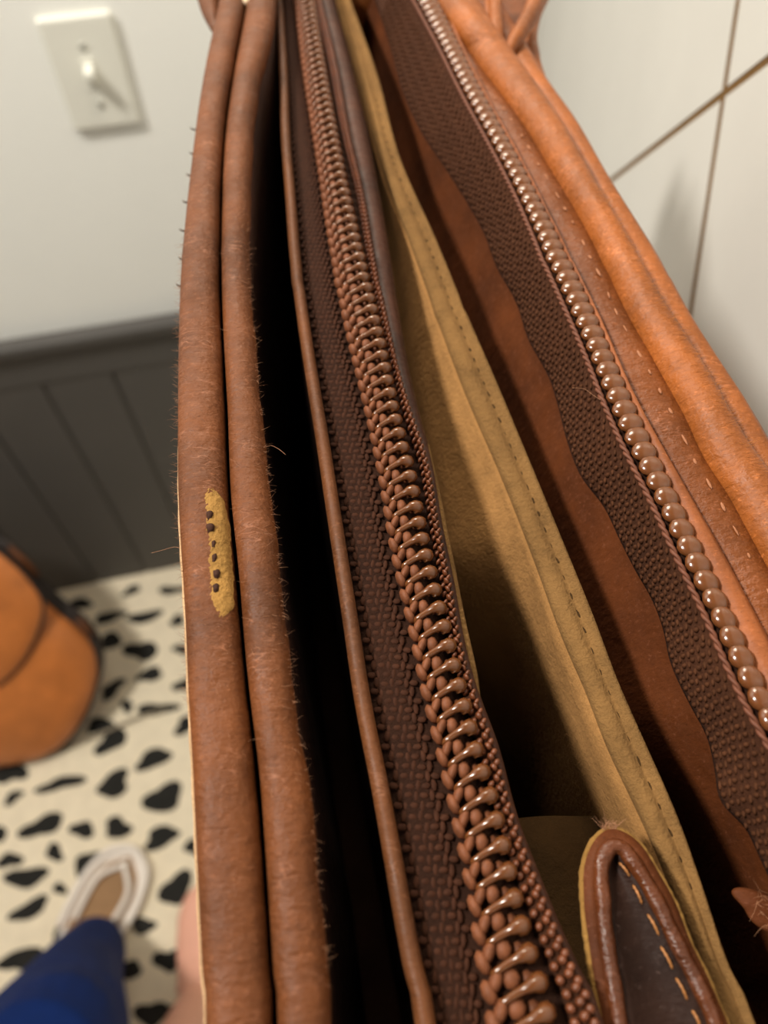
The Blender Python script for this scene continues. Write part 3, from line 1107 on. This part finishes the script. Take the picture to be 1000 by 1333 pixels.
parts = []
for (x, y, w) in knit:
    parts.append(ell((x - w * 0.03, y, CAM_Z - 0.1061), w * 0.13, 0.0015, 0.0012, 0.45))
    parts.append(ell((x + w * 0.10, y + 0.0012, CAM_Z - 0.1060), w * 0.12, 0.0015, 0.0011, -0.35))
    parts.append(ell((x + w * 0.37, y + 0.0014, CAM_Z - 0.1061), w * 0.17, 0.0013, 0.0010, 0.15))
    parts.append(ell((x + w * 0.66, y + 0.0014, CAM_Z - 0.1070), w * 0.14, 0.0010, 0.0008, 0.0))
o = link_obj('binding_thread', mesh_from('binding_thread', *merge(parts)), M['binding'], zipL)
o['kind'] = 'stuff'


def weave(name, ka, kb, za, zb, mat, parent, dy=0.00115, cols=8, ya=Y0 + 0.003, yb=0.25, rz=0.00028, inset=0.06, flat=0.9):
    parts = []
    y = ya
    r = 0
    while y < yb:
        a, b = xi(ka, y), xi(kb, y)
        for c in range(cols):
            t = inset + (1 - 2 * inset) * (c + 0.5 + (0.25 if r % 2 else -0.25)) / cols
            yy = y + rng.uniform(-0.1, 0.1) * dy
            w = abs(b - a) / cols
            if (c + r) % 2 == 0:
                parts.append(ell((a + (b - a) * t, yy, za + (zb - za) * t), w * 0.62, dy * 0.40, rz, rng.uniform(-.15, .15), 6, 4))
            else:
                parts.append(ell((a + (b - a) * t, yy, za + (zb - za) * t - rz * 0.2), w * 0.36, dy * 0.72, rz, rng.uniform(-.15, .15), 6, 4))
        y += dy
        r += 1
    o = link_obj(name, mesh_from(name, *merge(parts)), mat, parent)
    o['kind'] = 'stuff'
    return o


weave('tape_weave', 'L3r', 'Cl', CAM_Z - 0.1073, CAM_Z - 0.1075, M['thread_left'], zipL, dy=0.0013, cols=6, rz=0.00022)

# beaded woven band on the right of the coil
parts = []
y = Y0 + 0.003
r = 0
while y < 0.25:
    a, b = xi('Bl', y), xi('Br', y)
    for c in range(3):
        t = (c + 0.5) / 3
        z = CAM_Z - 0.1066 + 0.0006 * math.sin(math.pi * t)
        parts.append(ell((a + (b - a) * t, y + (0.0007 if c % 2 else 0), z), (b - a) * 0.20, 0.00060, 0.0007, 0.6 if c % 2 else -0.6, 7, 5))
    y += 0.0014
    r += 1
o = link_obj('braid', mesh_from('braid', *merge(parts)), plain('braid_thread', (100, 54, 30), 0.4, 0.5, 600, 0.3), zipL)
o['kind'] = 'stuff'
loft('braid_core', [(X['Bl'] + 0.0002, Zt['Bl'] - 0.0004), ((X['Bl'] + X['Br']) / 2, Zt['Bl'] + 0.0002), (X['Br'] - 0.0002, Zt['Bl'] - 0.0004), (X['Br'] - 0.0002, Zt['Bl'] - 0.003), (X['Bl'] + 0.0002, Zt['Bl'] - 0.003)], M['tape_dark'], zipL)

# wall of the zip pocket facing the suede pocket
loft('pocket_wall', [(X['Br'] - 0.0004, Zt['Br'] - 0.0012), (X['Br'] * 0.4 + X['Wr'] * 0.6, Zt['Wr'] + 0.0006), (X['Wr'], Zt['Wr'] - 0.0006)] +
     sheet_prof(X['Wr'] - 0.0002, Zt['Wr'] - 0.003, 0.128, -0.002, 8), M['wall_leather'], bag, closed=False, thick=0.0010)
# narrow suede hem showing along that wall
hem = Curve([(558, 575), (563, 605), (575, 670), (588, 735), (602, 807), (616, 870), (627, 925), (636, 955)], 0.1075)
hy = np.linspace(hem.y[0], hem.y[-1], 60)
pts = [(float(hem(q)), q, CAM_Z - 0.1082) for q in hy]
v, f = tube(pts, [0.00062 * min(1, 0.15 + min(k, 59 - k) / 12) for k in range(60)], 8)
link_obj('suede_hem', mesh_from('suede_hem', v, f), M['suede_hem'], bag)

# ---- suede divider: folded hem strip, face, back
dw = X['Dr'] - X['Dl']
zc = Zt['Dl']
hemprof = [(X['Dl'], zc - 0.004), (X['Dl'], zc - 0.0008), (X['Dl'] + 0.10 * dw, zc - 0.0001), (X['Dl'] + 0.30 * dw, zc + 0.0003 + wob(0.00005, 260)), (X['Dl'] + 0.50 * dw, zc + 0.0002), (X['Dl'] + 0.60 * dw, zc - 0.0004),
           (X['Dl'] + 0.68 * dw, zc - 0.0001), (X['Dl'] + 0.82 * dw, zc + 0.0008), (X['Dl'] + 0.94 * dw, zc + 0.0006), (X['Dr'], zc - 0.0004), (X['Dr'], zc - 0.004)]
dv = loft('suede_divider', hemprof, M['suede_hem'], bag)
dv['label'] = 'tan suede pocket divider with stitched hem'
# the pocket is shallow at its far end, where the suede slopes across to the zip wall, and deep near the tongue
tt = np.clip((YS - 0.030) / (0.072 - 0.030), 0, 1)
tt = tt * tt * (3 - 2 * tt)
f_depth = 0.122 * (1 - tt) + 0.017 * tt
f_dx = -0.004 * (1 - tt) + (X['Wr'] + 0.0010 - X['Dl'] - 0.0004) * tt
face = []
for r in range(19):
    t = r / 18
    face.append((X['Dl'] + 0.0004 + f_dx * t ** 1.25 + 0.0012 * math.sin(math.pi * t) * np.sin(YS * 34 + 0.6 + 2.2 * t), zc - 0.0020 - f_depth * t))
loft('divider_face', face, M['suede'], dv, closed=False, thick=0.0012)
loft('divider_back', sheet_prof(X['Dr'] - 0.0006, zc - 0.0020, 0.122, -0.003, 10), M['lining_right'], dv, closed=False, thick=0.0010)
# hem stitches: small dark pits along the groove
y = 0.012
st_me = None
while y < 0.20:
    x = xi('Dl', y) + 0.60 * (xi('Dr', y) - xi('Dl', y))
    if st_me is None:
        v, f = ell((0, 0, 0), 0.00032, 0.00080, 0.00016)
        st_me = mesh_from('stitch', v, f)
        st_me.materials.append(M['suede_olive'])
    o = bpy.data.objects.new('stitch', st_me)
    col.objects.link(o)
    o.parent = dv
    o.location = (x, y, CAM_Z - 0.11338 + rng.uniform(-.0001, .00008))
    o.rotation_euler = (0, 0, 0.35 + rng.uniform(-.3, .3))
    o.scale = (rng.uniform(.7, 1.2), rng.uniform(.6, 1.1), 1)
    y += 0.0031 + rng.uniform(-.0004, .0004)

# pocket floors (bag bottom)
zb = np.full(NY, 1.262)
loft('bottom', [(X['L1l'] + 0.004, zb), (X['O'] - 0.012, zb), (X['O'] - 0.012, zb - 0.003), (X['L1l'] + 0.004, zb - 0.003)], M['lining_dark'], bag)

# ---- right wall: lining, hanging zip tape, teeth, bands, rolls, outer panel
t2 = np.clip((YS + 0.005) / 0.045, 0, 1)
t2 = t2 * t2 * (3 - 2 * t2)
r_depth = 0.136 * (1 - t2) + 0.040 * t2
r_dx = -0.002 * (1 - t2) + (X['Dr'] + 0.0006 - X['K'] - 0.0022) * t2
rows_ = []
for r in range(19):
    t = r / 18
    rows_.append((X['K'] + 0.0022 + r_dx * t ** 1.15 + 0.0010 * math.sin(math.pi * t) * np.sin(YS * 30 + 1.0 + 2.2 * t), Zt['K'] - 0.001 - (r_depth * t)))
loft('lining', rows_, M['lining_right'], bag, closed=False, thick=0.0012)
tape_rows = []
for r in range(9):
    t = r / 8
    bulge = 0.0006 * math.sin(math.pi * t)
    tape_rows.append((X['K'] * (1 - t) + X['Tl'] * t + 0.0004 * (1 - t) + bulge * -1, Zt['K'] - 0.0004 - (E_['Tl'].h - E_['K'].h) * t))
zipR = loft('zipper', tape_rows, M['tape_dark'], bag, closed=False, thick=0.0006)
zipR['label'] = 'open half of a brown zipper with drooping mesh tape'
# woven threads on the tape, coarse where it hangs nearest
parts = []
y = -0.012
r = 0
while y < 0.235:
    a, b = xi('K', y), xi('Tl', y)
    cols = 9
    for c in range(cols):
        t = (c + 0.6 + (0.25 if r % 2 else -0.2)) / (cols + 0.4)
        if t < 0.08 or t > 0.99:
            continue
        px = a * (1 - t) + b * t + 0.0004 * (1 - t) - 0.0006 * math.sin(math.pi * t) - 0.00030
        pz = CAM_Z - 0.1005 - 0.0004 - 0.010 * t + 0.0002
        yy = y + rng.uniform(-0.12, 0.12) * 0.0012
        rr = rng.uniform(0.85, 1.15)
        if (c + r) % 2 == 0:
            parts.append(ell((px, yy, pz), 0.00042 * rr, 0.00042, 0.00052, 0.3, 6, 4))
        else:
            parts.append(ell((px + 0.0001, yy, pz), 0.00030, 0.00075 * rr, 0.00036, -0.2, 6, 4))
    y += 0.00125
    r += 1
o = link_obj('tape_weave', mesh_from('tape_weave', *merge(parts)), M['thread_tape_dark'], zipR)
o['kind'] = 'stuff'
# twisted cord along the fold
cparts = []
for ph in (0.0, math.pi):
    pts = []
    for y in np.arange(Y0 + 0.003, 0.25, 0.00028):
        a = y / 0.0030 * 2 * math.pi + ph
        pts.append((xi('K', y) + 0.00024 * math.cos(a), y, CAM_Z - 0.1002 + 0.00024 * math.sin(a)))
    cparts.append(tube(pts, 0.00032, 6))
link_obj('cord', mesh_from('cord', *merge(cparts)), M['cord'], zipR)
# tooth bed
loft('tooth_bed', [(X['K'] + 0.0004, Zt['K'] - 0.0004), (X['K'] * 0.5 + X['Zr'] * 0.5, Zt['K'] - 0.0003), (X['Zr'], Zt['Zr'] - 0.0004), (X['Zr'], Zt['Zr'] - 0.003), (X['K'] + 0.0004, Zt['K'] - 0.003)], M['tape'], zipR)


def bead_mesh():
    bm = bmesh.new()
    bmesh.ops.create_icosphere(bm, subdivisions=2, radius=1.0)
    for v in bm.verts:
        x, y, z = v.co
        # fat rounded head, narrow neck at the left, slight ridge on top
        w = 1.0 - 0.28 * max(0.0, -x)
        v.co = Vector((x, y * w, z * (0.9 + 0.25 * max(0, x))))
    me = bpy.data.meshes.new('tooth')
    bm.to_mesh(me)
    bm.free()
    return me


bead = bead_mesh()
bead.materials.append(M['bead'])
bead.polygons.foreach_set('use_smooth', [True] * len(bead.polygons))
y = Y0 + 0.006
while y < 0.245:
    a, b = xi('K', y), xi('Zr', y)
    dxdy = (xi('Zr', y + 0.004) + xi('K', y + 0.004) - xi('Zr', y - 0.004) - xi('K', y - 0.004)) / 0.016
    o = bpy.data.objects.new('tooth', bead)
    col.objects.link(o)
    o.parent = zipR
    ww = (b - a)
    o.location = (a + ww * 0.58, y, CAM_Z - 0.0994)
    o.scale = (ww * 0.50, 0.00215, 0.00115)
    o.rotation_euler = (0, 0, -math.atan(dxdy) * 0.8 + 0.25)
    y += 0.0029

loft('edge_strip', [(X['Zr'] - 0.0002, Zt['Zr'] - 0.003), (X['Zr'] - 0.0001, Zt['Zr'] - 0.0004), (X['Zr'] * 0.7 + X['Sr'] * 0.3, Zt['Sr'] + 0.0005), (X['Zr'] * 0.3 + X['Sr'] * 0.7, Zt['Sr'] + 0.0006), (X['Sr'], Zt['Sr'] - 0.0002), (X['Sr'] + 0.0002, Zt['Sr'] - 0.003)], M['edge_strip'], bag)
bd = loft('band', [(X['Sr'] - 0.0004, Zt['St'] - 0.003), (X['Sr'] - 0.0002, Zt['St'] - 0.0014), (X['Sr'] * 0.7 + X['St'] * 0.3, Zt['St'] - 0.0006 + wob(0.00012, 190)), (X['Sr'] * 0.3 + X['St'] * 0.7, Zt['St'] - 0.0002 + wob(0.00014, 230, 2)), (X['St'], Zt['St'] + wob(0.0001, 260, 1)),
                   (X['Rl'], Zt['St'] - 0.0004), (X['Rl'] + 0.002, Zt['St'] - 0.0030)], M['right_band'], bag)
rl = loft('roll', roll_prof(X['Rl'], X['Cz'], Zt['Rl'] - 0.0005, 0.0046, 2.1, 22), M['right_roll'], bag)
op = [(X['Cz'] - 0.0008, Zt['O'] - 0.003), (X['Cz'] + 0.0002, Zt['O'] + 0.0005), (X['Cz'] * 0.65 + X['O'] * 0.35, Zt['O'] + 0.0024), (X['Cz'] * 0.3 + X['O'] * 0.7, Zt['O'] + 0.0022), (X['O'] * 0.93 + X['Cz'] * 0.07, Zt['O'] + 0.0008), (X['O'], Zt['O'] - 0.0012)]
op += sheet_prof(X['O'] - 0.0004, Zt['O'] - 0.004, 0.136, -0.012, 10, wave=0.0006)
loft('outer_panel', op, M['right_roll'], bag, closed=False, thick=0.0014)

# stitches on the band
stm = None
y = 0.004
k = 0
while y < 0.205:
    x = xi('St', y)
    if stm is None:
        v, f = ell((0, 0, 0), 0.00020, 0.00120, 0.00018)
        stm = mesh_from('stitch', v, f)
        stm.materials.append(M['thread'])
    dxdy = (xi('St', y + 0.003) - xi('St', y - 0.003)) / 0.006
    o = bpy.data.objects.new('stitch', stm)
    col.objects.link(o)
    o.parent = bd
    o.location = (x, y, CAM_Z - 0.1004 + rng.uniform(-0.00008, 0.0001))
    o.rotation_euler = (0, 0, -math.atan(dxdy) + rng.uniform(-.12, .12))
    s = rng.uniform(0.35, 1.05)
    o.scale = (rng.uniform(.7, 1.6), s, 1.0)
    y += 0.0043 if rng.random() < 0.8 else 0.0062
    k += 1


# ---- far end: gusset panel, folds, strap tab
def end_panel(name, y, x0, x1, z0, z1, bow, mat):
    V, F = [], []
    nx, nz = 14, 8
    for i in range(nx + 1):
        for j in range(nz + 1):
            t, s = i / nx, j / nz
            V.append((x0 + (x1 - x0) * t, y + bow * math.sin(math.pi * t) * (0.6 + 0.4 * s) + 0.002 * math.sin(9 * t), z0 + (z1 - z0) * s))
    for i in range(nx):
        for j in range(nz):
            a = i * (nz + 1) + j
            F.append((a, a + 1, a + nz + 2, a + nz + 1))
    o = link_obj(name, mesh_from(name, V, F), mat, bag)
    s = o.modifiers.new('thickness', 'SOLIDIFY')
    s.thickness = 0.0016
    return o


end_panel('end_gusset', 0.258, float(X['L1l'][-1]), float(X['O'][-1]), 1.262, CAM_Z - 0.103, 0.004, M['right_roll'])
end_panel('end_gusset', Y0 + 0.002, float(X['L1l'][0]), float(X['O'][0]), 1.262, CAM_Z - 0.106, -0.004, M['left_piping'])


def fold(pts, h, radii, mat, name='fold', dz=None):
    P = [at_z(u, v, CAM_Z - hh) for (u, v), hh in zip(pts, h)]
    S = smooth_path(P, 28)
    R = np.interp(np.linspace(0, 1, 28), np.linspace(0, 1, len(radii)), radii)
    v, f = tube(S, list(R), 12)
    return link_obj(name, mesh_from(name, v, f), mat, bag)


fold([(644, -30), (645, 10), (646, 40), (648, 62), (654, 80)], [0.100, 0.100, 0.1, 0.101, 0.103], [0.0020, 0.0019, 0.0018, 0.0020, 0.0012], M['right_roll'])
fold([(706, -25), (694, 12), (680, 38), (667, 58), (656, 82)], [0.101, 0.101, 0.101, 0.101, 0.103], [0.0020, 0.0021, 0.0022, 0.0020, 0.0012], M['right_roll'])
fold([(566, -30), (585, 2), (610, 35), (640, 68), (665, 92)], [0.100, 0.100, 0.100, 0.101, 0.102], [0.0034, 0.0036, 0.0040, 0.0042, 0.0030], M['right_roll'])
fold([(714, -30), (700, 0), (691, 25), (687, 50), (692, 80), (704, 104)], [0.108] * 6, [0.0030, 0.0030, 0.0026, 0.0026, 0.0026, 0.0014], M['right_roll'])
fold([(598, -30), (616, 0), (632, 30), (641, 55)], [0.106] * 4, [0.005, 0.005, 0.004, 0.002], M['right_band'])
loop = smooth_path([at_z(u, v, CAM_Z - hh) for u, v, hh in ((596, -50, .112), (650, -55, .112), (712, -50, .112), (698, 0, .111), (688, 40, .110), (690, 80, .109), (668, 100, .108), (645, 80, .108), (618, 40, .110), (596, -50, .112))], 46)[:-1]
V = [tuple(p) for p in loop] + [(p[0], p[1], p[2] - 0.002) for p in loop]
n = len(loop)
o = link_obj('fold_pleat', mesh_from('fold_pleat', V, [tuple(range(n)), tuple(range(2 * n - 1, n - 1, -1))] + [(k, (k + 1) % n, n + (k + 1) % n, n + k) for k in range(n)]), M['right_band'], bag, smooth=False)
# strap tab above the left piping
fold([(268, -40), (272, 0), (278, 30), (283, 44)], [0.102] * 4, [0.0035, 0.0035, 0.0024, 0.0008], M['left_piping'], 'strap_tab')
pr = at_z(322, 2, CAM_Z - 0.099)
v, f = ell(tuple(pr), 0.0013, 0.0013, 0.0012)
link_obj('rivet', mesh_from('rivet', v, f), M['brass'], bag)

# ---- near end of the suede pocket: gusset and piped leather tongue
gl = [at_z(u, v, CAM_Z - hh) for u, v, hh in ((640, 1074, 0.139), (690, 1069, 0.136), (740, 1066, 0.135), (790, 1067, 0.136), (850, 1075, 0.139))]
gl = smooth_path(gl, 16)
V, F = [], []
nr = 9
for r in range(nr):
    t = r / (nr - 1)
    for p in gl:
        V.append((p[0] + 0.004 * t, p[1] - 0.052 * t, p[2] + 0.016 * t + 0.001 * math.sin(8 * t + p[0] * 300)))
for r in range(nr - 1):
    for k in range(15):
        F.append((r * 16 + k, r * 16 + k + 1, (r + 1) * 16 + k + 1, (r + 1) * 16 + k))
o = link_obj('pocket_gusset', mesh_from('pocket_gusset', V, F), M['suede_olive'], bag)
s = o.modifiers.new('thickness', 'SOLIDIFY')
s.thickness = 0.0012

HT = 0.1095
YEL = [(800, 1440), (792, 1385), (784, 1332), (780, 1310), (771, 1267), (766, 1231), (761, 1195), (759, 1165), (759, 1135), (765, 1110), (777, 1090), (793, 1080), (813, 1085), (834, 1102), (856, 1137), (878, 1177), (896, 1224), (917, 1267), (939, 1317), (962, 1370), (985, 1420)]
BRN = [(826, 1440), (815, 1385), (806, 1330), (800, 1292), (793, 1249), (788, 1213), (785, 1177), (782, 1141), (785, 1117), (796, 1102), (810, 1104), (820, 1116), (836, 1140), (856, 1175), (874, 1213), (892, 1249), (914, 1292), (930, 1330), (950, 1378), (970, 1425)]
tn = None
Pb = smooth_path([at_z(u, v, CAM_Z - HT) for u, v in BRN], 90)
Py = smooth_path([at_z(u, v, CAM_Z - HT - 0.0004) for u, v in YEL], 90)
v, f = tube(Pb, list(0.00105 + 0.00006 * np.sin(np.arange(90) * 0.8)), 14)
tn = link_obj('tongue', mesh_from('tongue', v, f), M['tab_leather'], bag)
tn['label'] = 'rounded leather tongue with rolled edge and raw yellow rim'
v, f = tube(Py, list(0.00042 + 0.00016 * rng.random(90)), 8)
link_obj('raw_edge', mesh_from('raw_edge', v, f), M['raw_edge'], tn)
# panel inside the tongue, slightly sunk, plus backing strip to the rim
V, F = [], []
m_ = 45
for i in range(m_):
    a, b = Pb[m_ - 1 - i], Pb[m_ + i]
    for j in range(7):
        t = j / 6
        q = a * (1 - t) + b * t
        V.append((q[0], q[1], q[2] - 0.0004 - 0.0020 * math.sin(math.pi * t)))
for i in range(m_ - 1):
    for j in range(6):
        F.append((i * 7 + j, i * 7 + j + 1, (i + 1) * 7 + j + 1, (i + 1) * 7 + j))
o = link_obj('panel', mesh_from('panel', V, F), M['tab_panel'], tn)
s = o.modifiers.new('thickness', 'SOLIDIFY')
s.thickness = 0.0010
V, F = [], []
for i in range(90):
    c = (Pb[44] + Pb[45]) / 2
    for q, dz in ((Pb[i], -0.0006), (Py[i], -0.0002)):
        V.append((q[0], q[1], q[2] + dz))
for i in range(89):
    F.append((2 * i, 2 * i + 1, 2 * i + 3, 2 * i + 2))
o = link_obj('backing', mesh_from('backing', V, F), M['lining_right'], tn)
s = o.modifiers.new('thickness', 'SOLIDIFY')
s.thickness = 0.0008
# gold stitches
for (u0, v0, u1, v1) in ((806, 1123, 820, 1141), (824, 1152, 836, 1177), (843, 1190, 858, 1218), (860, 1232, 876, 1262), (880, 1273, 895, 1302), (901, 1315, 912, 1338)):
    a, b = at_z(u0, v0, CAM_Z - HT - 0.0004), at_z(u1, v1, CAM_Z - HT - 0.0004)
    pts = [a + (b - a) * t + np.array([0, 0, 0.0004 * math.sin(math.pi * t)]) for t in np.linspace(0, 1, 9)]
    v, f = tube(pts, [0.00008, .00021, .00014, .00022, .00015, .00022, .00014, .00020, 0.00008], 7)
    link_obj('stitch', mesh_from('stitch', v, f), M['thread_gold'], tn)

# frayed zip-end tab low on the right
bm = bmesh.new()
bmesh.ops.create_icosphere(bm, subdivisions=4, radius=1.0)
c0 = at_z(1010, 1190, CAM_Z - 0.1165)
for vtx in bm.verts:
    x, y, z = vtx.co
    w = 1 + 0.16 * math.sin(2.1 * x + 3 * y) + 0.06 * math.sin(5 * y + 2 * z)
    vtx.co = Vector((c0[0] + 0.0052 * x * w - 0.0016 * y, c0[1] + 0.0028 * y * w - 0.0012 * x, c0[2] + 0.0013 * z * w))
me = bpy.data.meshes.new('zip_end_tab')
bm.to_mesh(me)
bm.free()
S = [np.array([c0[0] - 0.0040 + 0.0065 * t, c0[1], c0[2]]) for t in np.linspace(0, 1, 20)]
zt = link_obj('zip_end_tab', me, M['lining_right'], bag)
zt['label'] = 'frayed leather zip end tab'


# ---- loose fibres standing off the worn edges
def hair(p, d, L, r, curl):
    d = Vector(d).normalized()
    side = Vector((rng.uniform(-1, 1), rng.uniform(-1, 1), rng.uniform(-1, 1))) * curl
    pts = [Vector(p) + d * (L * t) + side * (L * t * t) for t in (0, 0.33, 0.66, 1.0)]
    return tube(pts, [r, r * 0.9, r * 0.7, r * 0.3], 3, False)


parts = []
for _ in range(420):
    y = rng.uniform(0.03, 0.125)
    x = xi('L1l', y)
    z = CAM_Z - 0.1005 + rng.uniform(-0.001, 0.0025)
    parts.append(hair((x + 0.0002, y, z), (-1, rng.uniform(-.6, .6), rng.uniform(-.2, .7)), rng.uniform(0.0004, 0.0013), 0.000021, 0.6))
for _ in range(380):
    y = rng.uniform(0.0, 0.13)
    x = xi('L2r', y)
    z = CAM_Z - 0.1003 + rng.uniform(-0.0005, 0.0022)
    parts.append(hair((x - 0.0003, y, z), (1, rng.uniform(-.6, .6), rng.uniform(-.1, .7)), rng.uniform(0.0003, 0.0012), 0.000021, 0.6))
for _ in range(500):
    y = rng.uniform(0.02, 0.15)
    k = rng.integers(0, 2)
    a, b = (xi('L1l', y), xi('L12', y)) if k == 0 else (xi('L12', y), xi('L2r', y))
    t = rng.uniform(0.2, 0.8)
    zz = CAM_Z - 0.1005 + (0.0033 if k == 0 else 0.0031) * (1 - abs(2 * t - 1) ** 2.4) ** (1 / 2.4)
    parts.append(hair((a + (b - a) * t, y, zz), (rng.uniform(-1, 1), rng.uniform(-.3, .3), 0.06), rng.uniform(0.0005, 0.0016), 0.000024, 0.35))
for _ in range(70):
    t = rng.uniform(0.15, 1)
    c = Vector(S[int(t * 19)])
    parts.append(hair(c + Vector((0, rng.uniform(-.002, .002), 0.0022)), (rng.uniform(-1, .4), rng.uniform(-1, 1), rng.uniform(0.2, 1)), rng.uniform(0.0006, 0.0025), 0.00003, 0.6))
for _ in range(60):
    p = at_z(794 + rng.uniform(-10, 10), 1078 + rng.uniform(-3, 3), CAM_Z - HT)
    parts.append(hair(p, (rng.uniform(-1, .5), rng.uniform(0.1, 1), rng.uniform(0.1, .7)), rng.uniform(0.0005, 0.0016), 0.000028, 0.7))
fz = link_obj('loose_fibres', mesh_from('loose_fibres', *merge(parts)), M['fuzz'], bag)
fz['kind'] = 'stuff'
parts = []
# pale hairs on the rolled right edge
for _ in range(700):
    y = rng.uniform(0.05, 0.14)
    a, b = xi('Rl', y), xi('Cz', y)
    t = rng.uniform(0.1, 0.9)
    zz = CAM_Z - 0.102 + 0.0046 * math.sqrt(max(0, 1 - (2 * t - 1) ** 2))
    parts.append(hair((a + (b - a) * t, y, zz), (1, rng.uniform(-.1, .35), 0.12), rng.uniform(0.0006, 0.0022), 0.00003, 0.25))
fz = link_obj('loose_fibres', mesh_from('loose_fibres', *merge(parts)), plain('orange_leather_fibre', (200, 128, 66), 0.6, 0.3), bag)
fz['kind'] = 'stuff'
# a few long stray fibres
for pts in ([(197, 720), (212, 716), (228, 712), (238, 716)], [(745, 505), (760, 506), (772, 514), (784, 522)], [(336, 590), (350, 580), (362, 584), (372, 592)]):
    S2 = smooth_path([at_z(u, v, CAM_Z - 0.100) for u, v in pts], 14)
    v, f = tube(S2, 0.000028, 4)
    link_obj('stray_fibre', mesh_from('stray_fibre', v, f), M['fuzz'], bag)
# thread ends of the outer seam
for (u, v) in ((250, 168), (249, 200), (245, 228), (240, 263), (236, 300), (235, 337), (232, 372)):
    p = at_z(u, v, CAM_Z - 0.103)
    vv, ff = tube([p + np.array([0.002, 0, -0.0005]), p, p + np.array([-0.0004, 0.0003, 0.0002])], [0.00025, 0.0002, 0.0001], 6)
    link_obj('thread_end', mesh_from('thread_end', vv, ff), M['dark_thread'], bag)
